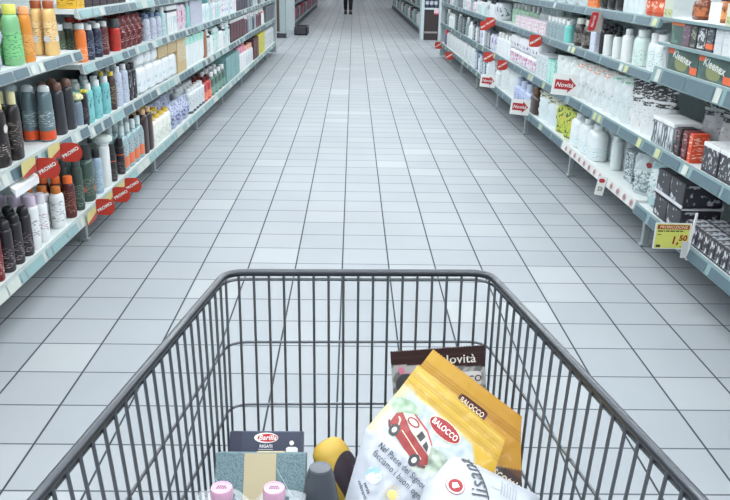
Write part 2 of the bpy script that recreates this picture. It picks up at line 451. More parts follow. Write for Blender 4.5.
# ------------------------------------------------------------------ goods on the shelves
SH = {'LB': (-1, .192), 'L2': (-1, .57), 'L3': (-1, .905), 'L3b': (-1, .838), 'L4': (-1, 1.078), 'RBn': (1, .224),
      'RB': (1, .236), 'R2': (1, .533), 'R3': (1, .84), 'R3n': (1, .872), 'R3m': (1, .982), 'R4n': (1, 1.09), 'R4': (1, 1.084)}
def put(shelf, ys, p, name, label, cat, deep=1, xo=0.0, zo=0.0, rz=0.0, far=False, xs=None):
    s, z = SH[shelf]; XF = (XL if s < 0 else XR)+.016+xo
    parts = proto(p, far); many = len(ys)*deep > 1
    for y in ys:
        if shelf == 'L2': z = .57 if y < 3.66 else .552
        for k in range(deep):
            x = s*(XF+p['wx']/2+k*(p['wx']+(.024 if p['t'] == 'bag' else .012 if p['t'] == 'pack' else .005))); r = (RJ.uniform(-.12, .12) if p['t'] == 'bag' else RJ.uniform(-.03, .03) if p['t'] != 'box' else 0)+ (0 if s < 0 else PI)+rz
            loc = (x, y, z+zo+.0005)
            if far:
                o = obj(name, parts[0][1], None, loc); o.rotation_euler = (0, 0, r); tag(o, label, cat, label if many else None)
            else:
                o = thing(name, label, cat, loc, r, label if many else None)
                for nm, me in parts:
                    c = bpy.data.objects.new(nm, me); COL.objects.link(c); c.parent = o
RJ = random.Random(5)
ROWS = [
(('L3', [2.749, 2.849], {'t': 'bag', 'wx': 0.05, 'wy': 0.0959, 'h': 0.2, 'body': (176, 180, 200), 'print': ((176, 180, 200), (120, 124, 150), 0.1, 0.8)}, 'refill_pouch', 'pale lilac refill pouch at the left end of the upper left shelf', 'pouch'), {'deep': 1}),
(('L3', [3.059], {'t': 'bottle', 'wx': 0.062, 'wy': 0.1, 'h': 0.218, 'body': (124, 182, 130), 'cap': (210, 208, 96), 'caph': 0.035, 'capr': 0.024, 'tap': 0.86, 'sh': 0.76, 'e': 2.6, 'label': ((126, 196, 132), (58, 120, 78), 0.15, 0.66)}, 'shower_bottle', 'green shower bottle with lime yellow cap on the upper left shelf', 'bottle'), {'deep': 2}),
(('L3', [3.173], {'t': 'bottle', 'wx': 0.046, 'wy': 0.075, 'h': 0.205, 'body': (216, 138, 54), 'cap': (232, 160, 110), 'caph': 0.028, 'capr': 0.02, 'tap': 0.86, 'sh': 0.76, 'label': ((222, 158, 84), (150, 84, 30), 0.15, 0.6)}, 'shower_bottle', 'orange amber bottle with peach cap between green and golden bottles', 'bottle'), {'deep': 2}),
(('L3', [3.434], {'t': 'bottle', 'wx': 0.046, 'wy': 0.1, 'h': 0.218, 'body': (226, 188, 124), 'cap': (158, 80, 44), 'caph': 0.03, 'capr': 0.022, 'tap': 0.84, 'sh': 0.8, 'rough': 0.22, 'dot': ((206, 210, 214), 0.36, 0.014), 'e': 2.6, 'label': ((230, 198, 142), (140, 104, 66), 0.3, 0.72)}, 'shower_bottle', 'golden cream bottle with copper cap at the end of the upper left shelf', 'bottle'), {'deep': 2}),
(('L3b', [3.712, 3.838], {'t': 'bottle', 'wx': 0.05, 'wy': 0.06, 'h': 0.173, 'body': (56, 66, 52), 'cap': (226, 230, 230), 'caph': 0.026, 'capr': 0.02, 'label': ((62, 82, 66), (150, 160, 140), 0.15, 0.7)}, 'bath_bottle', 'dark olive bottle with white cap beside the golden bottles', 'bottle'), {'deep': 2, 'xo': 0.066}),
(('L3b', [3.8], {'t': 'bottle', 'wx': 0.05, 'wy': 0.06, 'h': 0.173, 'body': (232, 124, 58), 'cap': (226, 230, 230), 'caph': 0.026, 'capr': 0.02, 'label': ((236, 132, 66), (240, 200, 170), 0.1, 0.45)}, 'bath_bottle', 'bright orange bottle with white cap on the upper left shelf', 'bottle'), {'deep': 1}),
(('L3b', [3.909, 4.039], {'t': 'bottle', 'wx': 0.05, 'wy': 0.058, 'h': 0.16099999999999998, 'body': (44, 50, 70), 'cap': (226, 230, 230), 'caph': 0.024, 'capr': 0.02, 'label': ((46, 52, 76), (150, 160, 176), 0.15, 0.75)}, 'bath_bottle', 'dark navy bottle with white cap next to the orange bottle', 'bottle'), {'deep': 2}),
(('L3b', [4.145], {'t': 'bottle', 'wx': 0.046, 'wy': 0.055, 'h': 0.16299999999999998, 'body': (98, 42, 50), 'cap': (196, 198, 200), 'caph': 0.024, 'capr': 0.02, 'label': ((100, 46, 54), (190, 170, 150), 0.2, 0.75)}, 'bath_bottle', 'slim maroon bottle with white cap between navy and red bottles', 'bottle'), {'deep': 2}),
(('L3b', [4.358], {'t': 'bottle', 'wx': 0.055, 'wy': 0.075, 'h': 0.16299999999999998, 'body': (196, 48, 36), 'cap': (72, 78, 80), 'caph': 0.045, 'capr': 0.026, 'sh': 0.86, 'label': ((190, 50, 38), (70, 60, 60), 0.15, 0.75)}, 'bath_bottle', 'red bottle with dark grey cap on the upper left shelf', 'bottle'), {'deep': 2}),
(('L3b', [4.469, 4.577, 4.686, 4.794], {'t': 'bag', 'wx': 0.055, 'wy': 0.1017, 'h': 0.17099999999999999, 'body': (92, 26, 30), 'head': 0.15, 'headc': (104, 30, 34), 'print': ((92, 26, 30), (206, 170, 170), 0.1, 0.7), 'thr': 0.6}, 'dark_bottle_pack', 'dark maroon pouch with small white marks right of the red bottle', 'pouch'), {'deep': 2}),
(('L3b', [4.165, 4.293, 4.41, 4.533], {'t': 'bottle', 'wx': 0.05, 'wy': 0.05, 'h': 0.178, 'body': (90, 26, 30), 'cap': (206, 52, 40), 'caph': 0.03, 'capr': 0.019}, 'bath_bottle', 'red capped maroon bottle in the back row behind the navy bottles', 'bottle'), {'deep': 1, 'xo': 0.17}),
(('L3b', [5.01, 5.168, 5.308], {'t': 'bottle', 'wx': 0.05, 'wy': 0.07, 'h': 0.153, 'body': (186, 192, 208), 'cap': (110, 128, 160), 'caph': 0.024, 'capr': 0.016, 'label': ((190, 194, 210), (100, 108, 138), 0.15, 0.75)}, 'lotion_bottle', 'pale lilac grey bottle with blue cap on the upper left shelf', 'bottle'), {'deep': 2}),
(('L3b', [5.43], {'t': 'bottle', 'wx': 0.05, 'wy': 0.06, 'h': 0.178, 'body': (176, 210, 214), 'cap': (226, 230, 230), 'caph': 0.03, 'capr': 0.018, 'label': ((190, 214, 216), (80, 130, 140), 0.15, 0.6)}, 'lotion_bottle', 'pale teal bottle beside a white carton on the upper left shelf', 'bottle'), {'deep': 2}),
(('L3b', [5.65], {'t': 'box', 'wx': 0.13, 'wy': 0.3002, 'h': 0.183, 'body': (226, 228, 230), 'print': ((222, 226, 228), (130, 170, 176), 0.05, 0.6), 'psc': (90, 90, 6), 'stripe': ((48, 50, 56), 0.76, 0.84)}, 'display_carton', 'white carton with a black band and grey stripes', 'carton'), {'deep': 1}),
(('L3b', [5.89, 6.05], {'t': 'pack', 'wx': 0.12, 'wy': 0.1505, 'h': 0.173, 'body': (206, 196, 208), 'print': ((208, 190, 204), (190, 110, 140), 0.2, 0.8)}, 'tissue_pack', 'pinkish white soft pack right of the banded white carton', 'pack'), {'deep': 1}),
(('L3b', [6.243], {'t': 'bottle', 'wx': 0.045, 'wy': 0.08, 'h': 0.188, 'body': (140, 196, 196), 'cap': (226, 230, 230), 'caph': 0.03, 'capr': 0.015}, 'lotion_bottle', 'slim teal bottle between pink pack and lilac box', 'bottle'), {'deep': 1}),
(('L3b', [6.538], {'t': 'box', 'wx': 0.16, 'wy': 0.4794, 'h': 0.19299999999999998, 'body': (190, 194, 208), 'print': ((190, 194, 208), (150, 156, 180))}, 'large_carton', 'large pale lilac box on the upper left shelf', 'carton'), {'deep': 1}),
(('L3b', [6.925, 7.096], {'t': 'bottle', 'wx': 0.06, 'wy': 0.1605, 'h': 0.188, 'body': (214, 226, 228), 'cap': (120, 190, 190), 'caph': 0.04, 'capr': 0.02, 'label': ((206, 222, 224), (90, 160, 166), 0.2, 0.7)}, 'lotion_bottle', 'white and teal bottle just beyond the lilac box', 'bottle'), {'deep': 2, 'far': True}),
(('L3b', [7.384, 7.791, 8.604, 8.74], {'t': 'bottle', 'wx': 0.06, 'wy': 0.1247, 'h': 0.183, 'body': (222, 224, 228), 'cap': (236, 238, 238), 'caph': 0.03, 'capr': 0.018, 'label': ((222, 222, 228), (206, 110, 140), 0.2, 0.7)}, 'lotion_bottle', 'white bottle with pink print along the upper left shelf', 'bottle'), {'deep': 1, 'far': True}),
(('L3b', [7.249, 7.52, 7.655, 8.333], {'t': 'bottle', 'wx': 0.06, 'wy': 0.1247, 'h': 0.16799999999999998, 'body': (186, 212, 216), 'cap': (230, 232, 232), 'caph': 0.03, 'capr': 0.018, 'label': ((190, 212, 218), (110, 180, 170), 0.2, 0.7)}, 'lotion_bottle', 'pale aqua bottle with white cap far along the upper left shelf', 'bottle'), {'deep': 1, 'far': True}),
(('L3b', [7.926, 8.062, 8.198, 8.469], {'t': 'pack', 'wx': 0.08, 'wy': 0.1247, 'h': 0.188, 'body': (222, 226, 230), 'print': ((222, 222, 228), (150, 160, 200), 0.2, 0.8)}, 'lotion_pack', 'white soft pack among pink printed bottles, upper left', 'pack'), {'deep': 1, 'far': True}),
(('L3b', [8.912, 9.121, 9.33, 9.54], {'t': 'box', 'wx': 0.1, 'wy': 0.1966, 'h': 0.128, 'body': (58, 52, 66), 'print': ((60, 54, 68), (120, 116, 130)), 'top': (150, 152, 158)}, 'small_carton', 'dark violet box far along the upper left shelf', 'carton'), {'deep': 1, 'far': True}),
(('L3b', [10.391, 10.689, 11.287, 11.586, 12.183], {'t': 'bottle', 'wx': 0.07, 'wy': 0.2, 'h': 0.16799999999999998, 'body': (186, 194, 198), 'cap': (224, 228, 228), 'caph': 0.03, 'capr': 0.02}, 'lotion_bottle', 'grey white bottle at the far end of the upper left shelf', 'bottle'), {'deep': 1, 'far': True}),
(('L3b', [9.793, 10.092, 10.988, 11.884, 12.482], {'t': 'box', 'wx': 0.1, 'wy': 0.2, 'h': 0.148, 'body': (104, 110, 122), 'print': ((104, 110, 122), (160, 166, 176))}, 'grey_box', 'slate grey box at the far end of the upper left shelf', 'box'), {'deep': 1, 'far': True}),
(('L4', [3.747, 3.803], {'t': 'box', 'wx': 0.09, 'wy': 0.0526, 'h': 0.18, 'body': (222, 176, 52), 'print': ((224, 178, 56), (120, 70, 30))}, 'gift_box', 'yellow box on the highest visible left shelf', 'carton'), {'deep': 1}),
(('L4', [3.889, 4.005, 4.121, 4.237, 4.353, 4.47], {'t': 'box', 'wx': 0.1, 'wy': 0.1092, 'h': 0.2, 'body': (52, 40, 46), 'print': ((54, 42, 48), (96, 72, 76))}, 'gift_box', 'dark purple brown box right of the yellow ones up high', 'carton'), {'deep': 1}),
(('L4', [4.964, 5.239, 5.513, 5.788, 6.063, 6.337, 6.612, 6.887, 7.161], {'t': 'pack', 'wx': 0.14, 'wy': 0.2582, 'h': 0.2, 'body': (170, 208, 210), 'print': ((180, 212, 214), (110, 170, 176))}, 'cotton_pack', 'pale teal soft pack on the highest visible left shelf', 'pack'), {'deep': 1}),
(('L2', [2.832], {'t': 'bottle', 'wx': 0.052, 'wy': 0.085, 'h': 0.25, 'body': (40, 34, 36), 'cap': (214, 204, 126), 'caph': 0.045, 'capr': 0.019, 'sh': 0.8, 'tap': 0.9, 'dot': ((206, 206, 200), 0.66, 0.016), 'thr': 0.6, 'label': ((42, 36, 38), (196, 190, 176), 0.18, 0.42)}, 'shampoo_bottle', 'black flat shampoo bottle with white round emblem and yellow cap', 'bottle'), {'deep': 2}),
(('L2', [2.951], {'t': 'bottle', 'wx': 0.04, 'wy': 0.075, 'h': 0.25, 'body': (42, 36, 38), 'cap': (226, 218, 170), 'caph': 0.045, 'capr': 0.016, 'sh': 0.8, 'label': ((42, 36, 38), (150, 140, 130), 0.2, 0.7)}, 'shampoo_bottle', 'slim black bottle with cream cap right of the emblem bottle', 'bottle'), {'deep': 2}),
(('L2', [3.296], {'t': 'bottle', 'wx': 0.06, 'wy': 0.085, 'h': 0.228, 'body': (112, 132, 138), 'cap': (206, 214, 216), 'caph': 0.026, 'capr': 0.024, 'capstyle': 'dome', 'sh': 0.86, 'tap': 0.86, 'metal': 0.35, 'band': ((214, 82, 40), 0.04, 0.22), 'label': ((104, 124, 130), (196, 206, 208), 0.3, 0.62)}, 'shampoo_bottle', 'grey shampoo bottle with pale dome cap and orange base band', 'bottle'), {'deep': 3}),
(('L2', [3.437, 3.559], {'t': 'bottle', 'wx': 0.058, 'wy': 0.08, 'h': 0.222, 'body': (54, 56, 62), 'cap': (112, 80, 70), 'caph': 0.034, 'capr': 0.022, 'capstyle': 'dome', 'sh': 0.86, 'tap': 0.85}, 'shampoo_bottle', 'charcoal bottle with brown cap right of the grey orange-banded bottle', 'bottle'), {'deep': 2}),
(('L2', [3.654], {'t': 'bottle', 'wx': 0.05, 'wy': 0.06, 'h': 0.15, 'body': (112, 130, 144), 'cap': (232, 232, 180), 'caph': 0.04, 'capr': 0.016, 'capstyle': 'flower'}, 'styling_tube', 'blue grey tube topped with a pale yellow flower cap', 'tube'), {'deep': 1}),
(('L2', [3.739], {'t': 'bottle', 'wx': 0.03, 'wy': 0.04, 'h': 0.16999999999999998, 'body': (50, 42, 52), 'cap': (222, 214, 90), 'caph': 0.02, 'capr': 0.011, 'capstyle': 'flower', 'label': ((50, 42, 52), (130, 110, 120), 0.2, 0.6)}, 'styling_tube', 'slim dark tube with yellow tip beside the teal bottles', 'tube'), {'deep': 1}),
(('L2', [3.814, 3.945, 4.085], {'t': 'bottle', 'wx': 0.046, 'wy': 0.075, 'h': 0.185, 'body': (118, 194, 196), 'cap': (226, 230, 230), 'caph': 0.03, 'capr': 0.018, 'sh': 0.9, 'psc': (110, 110, 30), 'label': ((122, 190, 194), (52, 96, 104), 0.1, 0.8)}, 'conditioner_bottle', 'teal slim bottle with white cap on the middle left shelf', 'bottle'), {'deep': 3}),
(('L2', [4.203], {'t': 'bottle', 'wx': 0.045, 'wy': 0.06, 'h': 0.19499999999999998, 'body': (70, 52, 46), 'cap': (226, 200, 70), 'caph': 0.022, 'capr': 0.014, 'label': ((72, 54, 48), (190, 170, 140), 0.2, 0.7)}, 'conditioner_bottle', 'dark brown bottle with yellow cap right of the teal bottles', 'bottle'), {'deep': 2}),
(('L2', [4.313, 4.436], {'t': 'bottle', 'wx': 0.045, 'wy': 0.075, 'h': 0.208, 'body': (184, 194, 212), 'cap': (226, 230, 230), 'caph': 0.03, 'capr': 0.016, 'sh': 0.88, 'label': ((186, 196, 212), (110, 118, 146), 0.2, 0.8)}, 'conditioner_bottle', 'pale lilac slim bottle with white cap on the middle left shelf', 'bottle'), {'deep': 3}),
(('L2', [4.519, 4.608], {'t': 'bottle', 'wx': 0.045, 'wy': 0.08, 'h': 0.19799999999999998, 'body': (40, 40, 46), 'cap': (52, 52, 58), 'caph': 0.03, 'capr': 0.016, 'sh': 0.88, 'psc': (110, 110, 30), 'thr': 0.6, 'label': ((40, 40, 46), (196, 198, 204), 0.1, 0.8)}, 'conditioner_bottle', 'black slim bottle with white lettering marks before the white packs', 'bottle'), {'deep': 2}),
(('L2', [4.777, 4.988, 5.2, 5.411, 5.623], {'t': 'pack', 'wx': 0.2, 'wy': 0.1988, 'h': 0.155, 'body': (216, 222, 226), 'print': ((216, 222, 226), (170, 196, 204), 0.1, 0.5)}, 'cotton_pack', 'white soft pack in the lower row below the kraft boxes', 'pack'), {'deep': 1}),
(('L2', [4.755, 4.923, 5.092], {'t': 'pack', 'wx': 0.19, 'wy': 0.1582, 'h': 0.101, 'body': (226, 230, 232), 'print': ((224, 228, 230), (190, 200, 206), 0.2, 0.7)}, 'cotton_pack', 'white soft pack stacked on the row beside the kraft boxes', 'pack'), {'deep': 1, 'zo': 0.159}),
(('L2', [5.314, 5.59], {'t': 'box', 'wx': 0.2, 'wy': 0.2598, 'h': 0.101, 'body': (190, 168, 126), 'print': ((192, 170, 130), (170, 146, 102))}, 'kraft_box', 'tan kraft box stacked on the white packs, middle left shelf', 'box'), {'deep': 1, 'zo': 0.159}),
(('L2', [5.889], {'t': 'box', 'wx': 0.2, 'wy': 0.3018, 'h': 0.26, 'body': (188, 166, 124), 'print': ((190, 170, 130), (214, 206, 190), 0.3, 0.8)}, 'kraft_box', 'tall tan kraft box standing right beyond the white packs', 'box'), {'deep': 1}),
(('L2', [6.125, 6.277, 6.429, 6.581, 6.732], {'t': 'pack', 'wx': 0.16, 'wy': 0.1426, 'h': 0.22999999999999998, 'body': (220, 228, 230), 'print': ((150, 214, 200), (216, 228, 228), 0.72, 0.97)}, 'cotton_pack', 'white pack with aqua top behind the kraft boxes', 'pack'), {'deep': 1}),
(('L2', [6.905], {'t': 'bottle', 'wx': 0.06, 'wy': 0.1826, 'h': 0.26, 'body': (150, 100, 64), 'cap': (60, 50, 50), 'caph': 0.05, 'capr': 0.02}, 'tonic_bottle', 'copper brown bottle in the middle left shelf', 'bottle'), {'deep': 1, 'far': True}),
(('L2', [7.074, 7.937, 8.225], {'t': 'bottle', 'wx': 0.08, 'wy': 0.1323, 'h': 0.22, 'body': (206, 216, 218), 'cap': (228, 232, 232), 'caph': 0.035, 'capr': 0.026, 'band': ((64, 70, 76), 0.8, 0.9), 'label': ((206, 214, 216), (90, 120, 124), 0.15, 0.6)}, 'soap_bottle', 'white green bottle with dark collar far along the middle left shelf', 'bottle'), {'deep': 2, 'far': True}),
(('L2', [7.218, 7.65, 7.794], {'t': 'bottle', 'wx': 0.08, 'wy': 0.1323, 'h': 0.19, 'body': (222, 226, 228), 'cap': (56, 60, 66), 'caph': 0.03, 'capr': 0.03}, 'soap_bottle', 'short white bottle with black cap far along the middle left shelf', 'bottle'), {'deep': 2, 'far': True}),
(('L2', [7.362, 7.506, 8.081], {'t': 'pack', 'wx': 0.1, 'wy': 0.1323, 'h': 0.21, 'body': (196, 216, 214), 'print': ((200, 216, 216), (110, 190, 170), 0.5, 0.9)}, 'aqua_pack', 'pale aqua pack among dark collared bottles, middle left', 'pack'), {'deep': 2, 'far': True}),
(('L2', [8.407, 8.626, 8.845, 9.065, 9.284], {'t': 'box', 'wx': 0.1, 'wy': 0.2061, 'h': 0.22, 'body': (60, 44, 50), 'print': ((62, 46, 52), (150, 60, 80)), 'top': (206, 210, 212)}, 'dye_box', 'dark maroon box far along the middle left shelf', 'box'), {'deep': 1, 'far': True}),
(('L2', [9.69, 10.284, 10.878], {'t': 'bottle', 'wx': 0.08, 'wy': 0.1821, 'h': 0.21, 'body': (76, 80, 90), 'cap': (232, 234, 234), 'caph': 0.05, 'capr': 0.026}, 'soap_bottle', 'dark bottle with white cap near the far end, middle left shelf', 'bottle'), {'deep': 1, 'far': True}),
(('L2', [9.492, 10.68, 11.076], {'t': 'bottle', 'wx': 0.07, 'wy': 0.1821, 'h': 0.22, 'body': (112, 52, 62), 'cap': (232, 234, 234), 'caph': 0.05, 'capr': 0.026}, 'soap_bottle', 'wine red bottle with white cap near the far end, middle left', 'bottle'), {'deep': 1, 'far': True}),
(('L2', [9.888, 10.086, 10.482], {'t': 'bottle', 'wx': 0.08, 'wy': 0.1821, 'h': 0.22999999999999998, 'body': (150, 162, 168), 'cap': (232, 234, 234), 'caph': 0.05, 'capr': 0.026}, 'soap_bottle', 'grey bottle with white cap near the far end, middle left', 'bottle'), {'deep': 1, 'far': True}),
(('L2', [11.435], {'t': 'bottle', 'wx': 0.1, 'wy': 0.14, 'h': 0.26, 'body': (232, 234, 234), 'cap': (232, 234, 234), 'caph': 0.08, 'capr': 0.035, 'band': ((206, 92, 46), 0.84, 0.92)}, 'soap_bottle', 'tall white bottle with orange collar at the far left shelf end', 'bottle'), {'deep': 1, 'far': True}),
(('L2', [11.893, 12.292, 12.69], {'t': 'box', 'wx': 0.12, 'wy': 0.3745, 'h': 0.22, 'body': (112, 116, 124), 'print': ((112, 116, 124), (86, 90, 100))}, 'dye_box', 'grey box last on the middle left shelf', 'box'), {'deep': 1, 'far': True}),
(('LB', [2.66], {'t': 'bottle', 'wx': 0.05, 'wy': 0.05, 'h': 0.2, 'body': (122, 36, 38), 'cap': (44, 42, 46), 'caph': 0.03, 'capr': 0.022, 'capstyle': 'dome', 'sh': 0.94, 'metal': 0.3, 'thr': 0.6, 'label': ((120, 36, 38), (200, 180, 178), 0.15, 0.6)}, 'spray_can', 'dark red spray can at the left front of the bottom shelf', 'can'), {'deep': 2}),
(('LB', [2.757, 2.844, 2.936], {'t': 'bottle', 'wx': 0.05, 'wy': 0.055, 'h': 0.197, 'body': (42, 40, 44), 'cap': (36, 36, 40), 'caph': 0.035, 'capr': 0.022, 'capstyle': 'dome', 'sh': 0.94, 'thr': 0.6, 'label': ((42, 40, 44), (170, 150, 154), 0.12, 0.62)}, 'spray_can', 'black spray can with red and silver print beside the red can', 'can'), {'deep': 3}),
(('LB', [3.014], {'t': 'bottle', 'wx': 0.055, 'wy': 0.07, 'h': 0.215, 'body': (224, 228, 230), 'cap': (206, 190, 210), 'caph': 0.04, 'capr': 0.024, 'sh': 0.9, 'label': ((224, 228, 230), (110, 80, 120), 0.3, 0.7)}, 'deodorant_bottle', 'white bottle with lilac dome cap behind the black cans', 'bottle'), {'deep': 3}),
(('LB', [3.109], {'t': 'bottle', 'wx': 0.05, 'wy': 0.06, 'h': 0.2, 'body': (226, 230, 232), 'cap': (216, 212, 224), 'caph': 0.04, 'capr': 0.02, 'sh': 0.88, 'label': ((226, 230, 232), (150, 60, 80), 0.3, 0.75)}, 'deodorant_bottle', 'plain white bottle with red print left of the orange caps', 'bottle'), {'deep': 2}),
(('LB', [3.298], {'t': 'bottle', 'wx': 0.055, 'wy': 0.075, 'h': 0.178, 'body': (226, 230, 230), 'cap': (196, 112, 48), 'caph': 0.028, 'capr': 0.02, 'sh': 0.86, 'label': ((226, 230, 230), (110, 116, 130), 0.2, 0.8)}, 'deodorant_bottle', 'white bottle with orange brown cap on the bottom left shelf', 'bottle'), {'deep': 3}),
(('LB', [3.442], {'t': 'bottle', 'wx': 0.05, 'wy': 0.055, 'h': 0.188, 'body': (84, 34, 36), 'cap': (236, 112, 52), 'caph': 0.032, 'capr': 0.02, 'sh': 0.88, 'label': ((84, 36, 38), (170, 120, 90), 0.15, 0.8)}, 'hair_bottle', 'dark maroon bottle with bright orange cap on the bottom left shelf', 'bottle'), {'deep': 3}),
(('LB', [3.559], {'t': 'bottle', 'wx': 0.05, 'wy': 0.05, 'h': 0.235, 'body': (58, 76, 70), 'cap': (66, 78, 76), 'caph': 0.03, 'capr': 0.02, 'sh': 0.85, 'label': ((60, 78, 72), (150, 160, 150), 0.1, 0.6)}, 'hair_bottle', 'dark green bottle standing behind the orange capped bottles', 'bottle'), {'deep': 2}),
(('LB', [3.724], {'t': 'bottle', 'wx': 0.072, 'wy': 0.09, 'h': 0.262, 'body': (66, 86, 78), 'cap': (44, 46, 48), 'caph': 0.06, 'capr': 0.028, 'sh': 0.86, 'dot': ((196, 120, 90), 0.3, 0.014), 'label': ((68, 88, 80), (140, 150, 140), 0.15, 0.6)}, 'hair_bottle', 'large dark green bottle with black and white cap', 'bottle'), {'deep': 2}),
(('LB', [3.856], {'t': 'bottle', 'wx': 0.05, 'wy': 0.06, 'h': 0.22, 'body': (150, 176, 196), 'cap': (40, 42, 46), 'caph': 0.04, 'capr': 0.018, 'label': ((150, 176, 196), (210, 220, 226), 0.1, 0.7)}, 'hair_bottle', 'pale blue bottle right of the large green bottle', 'bottle'), {'deep': 2}),
(('LB', [3.992], {'t': 'bottle', 'wx': 0.06, 'wy': 0.07, 'h': 0.258, 'body': (222, 228, 228), 'cap': (220, 230, 226), 'caph': 0.05, 'capr': 0.03, 'capstyle': 'wide', 'sh': 0.95}, 'pump_bottle', 'white bottle with a wide flared white top', 'bottle'), {'deep': 1}),
(('LB', [4.095, 4.253], {'t': 'bottle', 'wx': 0.042, 'wy': 0.05, 'h': 0.195, 'body': (42, 40, 44), 'cap': (46, 44, 48), 'caph': 0.045, 'capr': 0.018, 'sh': 0.94, 'band': ((206, 92, 54), 0.7, 0.74), 'label': ((44, 42, 46), (140, 130, 130), 0.1, 0.5)}, 'spray_can', 'slim black can with an orange ring on the bottom left shelf', 'can'), {'deep': 1}),
(('LB', [4.334, 4.446, 4.558, 4.67], {'t': 'bottle', 'wx': 0.06, 'wy': 0.1052, 'h': 0.245, 'body': (150, 176, 182), 'cap': (210, 224, 226), 'caph': 0.05, 'capr': 0.016, 'sh': 0.7, 'metal': 0.3, 'band': ((216, 112, 72), 0.12, 0.42), 'label': ((160, 184, 190), (110, 70, 80), 0.45, 0.8)}, 'spray_bottle', 'silver teal bottle with an orange lower band', 'bottle'), {'deep': 2}),
(('LB', [4.783, 4.899], {'t': 'bottle', 'wx': 0.05, 'wy': 0.1086, 'h': 0.262, 'body': (58, 42, 42), 'cap': (220, 180, 140), 'caph': 0.03, 'capr': 0.016, 'sh': 0.85}, 'spray_bottle', 'dark brown bottle with peach cap past the orange banded bottles', 'bottle'), {'deep': 2}),
(('LB', [5.019, 5.144, 5.269, 5.393], {'t': 'bottle', 'wx': 0.07, 'wy': 0.1173, 'h': 0.178, 'body': (226, 228, 220), 'cap': (222, 188, 74), 'caph': 0.026, 'capr': 0.022, 'sh': 0.8, 'label': ((222, 226, 218), (70, 110, 90), 0.1, 0.5)}, 'milk_bottle', 'cream white bottle with yellow cap on the bottom left shelf', 'bottle'), {'deep': 3}),
(('LB', [5.556, 5.757, 5.958], {'t': 'bag', 'wx': 0.1, 'wy': 0.1889, 'h': 0.175, 'body': (176, 184, 206), 'print': ((180, 188, 210), (90, 100, 150), 0.05, 0.9), 'psc': (60, 60, 60), 'thr': 0.5}, 'net_pack', 'blue lilac printed bag on the bottom left shelf', 'bag'), {'deep': 2}),
(('LB', [6.199, 6.322, 6.445, 6.568, 6.691], {'t': 'bottle', 'wx': 0.08, 'wy': 0.1156, 'h': 0.19, 'body': (206, 214, 218), 'cap': (222, 226, 228), 'caph': 0.03, 'capr': 0.024, 'sh': 0.9, 'band': ((70, 78, 84), 0.03, 0.14), 'label': ((206, 212, 216), (150, 160, 168), 0.3, 0.8)}, 'soap_bottle', 'grey white bottle with dark base on the bottom left shelf', 'bottle'), {'deep': 3}),
(('LB', [6.841, 7.017], {'t': 'bottle', 'wx': 0.07, 'wy': 0.166, 'h': 0.2, 'body': (176, 52, 52), 'cap': (90, 36, 40), 'caph': 0.04, 'capr': 0.022, 'label': ((230, 96, 60), (236, 200, 180), 0.1, 0.5)}, 'soap_bottle', 'red bottle with orange label among white ones, bottom left', 'bottle'), {'deep': 2, 'far': True}),
(('LB', [7.209, 7.415, 7.62, 7.826], {'t': 'bottle', 'wx': 0.07, 'wy': 0.1935, 'h': 0.2, 'body': (62, 92, 82), 'cap': (232, 234, 234), 'caph': 0.04, 'capr': 0.024, 'label': ((120, 160, 146), (60, 90, 80), 0.1, 0.5)}, 'soap_bottle', 'dark green bottle with white cap far along the bottom left shelf', 'bottle'), {'deep': 2, 'far': True}),
(('LB', [8.087, 8.402, 8.718], {'t': 'box', 'wx': 0.12, 'wy': 0.2965, 'h': 0.24, 'body': (120, 162, 164), 'print': ((126, 168, 168), (86, 128, 134))}, 'tall_box', 'tall teal box on the bottom left shelf', 'box'), {'deep': 1, 'far': True}),
(('LB', [8.976, 9.178, 9.38], {'t': 'bottle', 'wx': 0.09, 'wy': 0.1895, 'h': 0.25, 'body': (220, 222, 226), 'cap': (224, 150, 172), 'caph': 0.07, 'capr': 0.036}, 'soap_bottle', 'pink capped white bottle right of the tall teal boxes', 'bottle'), {'deep': 2, 'far': True}),
(('LB', [9.595, 9.825, 10.055], {'t': 'bottle', 'wx': 0.09, 'wy': 0.2161, 'h': 0.22, 'body': (212, 218, 222), 'cap': (232, 170, 150), 'caph': 0.05, 'capr': 0.034, 'label': ((210, 216, 220), (130, 140, 150), 0.1, 0.6)}, 'soap_bottle', 'white bottle with salmon cap far along the bottom left shelf', 'bottle'), {'deep': 2, 'far': True}),
(('LB', [10.309, 10.587], {'t': 'box', 'wx': 0.12, 'wy': 0.2609, 'h': 0.25, 'body': (70, 40, 44), 'print': ((72, 42, 46), (130, 60, 60))}, 'dark_box', 'dark maroon box beside the yellow packs, bottom left', 'box'), {'deep': 1, 'far': True}),
(('LB', [10.913, 11.287], {'t': 'box', 'wx': 0.12, 'wy': 0.3519, 'h': 0.26, 'body': (214, 206, 70), 'print': ((214, 206, 74), (150, 160, 90))}, 'yellow_box', 'yellow box near the far end of the bottom left shelf', 'box'), {'deep': 1, 'far': True}),
(('LB', [11.641, 11.974, 12.308, 12.642], {'t': 'pack', 'wx': 0.14, 'wy': 0.3136, 'h': 0.24, 'body': (212, 216, 220), 'print': ((210, 214, 218), (150, 156, 164))}, 'roll_pack', 'white pack at the far end of the bottom left shelf', 'pack'), {'deep': 1, 'far': True}),
(('R4n', [3.251], {'t': 'jar', 'wx': 0.06, 'wy': 0.11, 'h': 0.105, 'body': (150, 84, 44), 'cap': (60, 48, 44), 'label': ((206, 140, 84), (110, 60, 36))}, 'amber_jar', 'amber jar nearer the white price card, top right', 'jar'), {'deep': 1, 'xo': 0.05}),
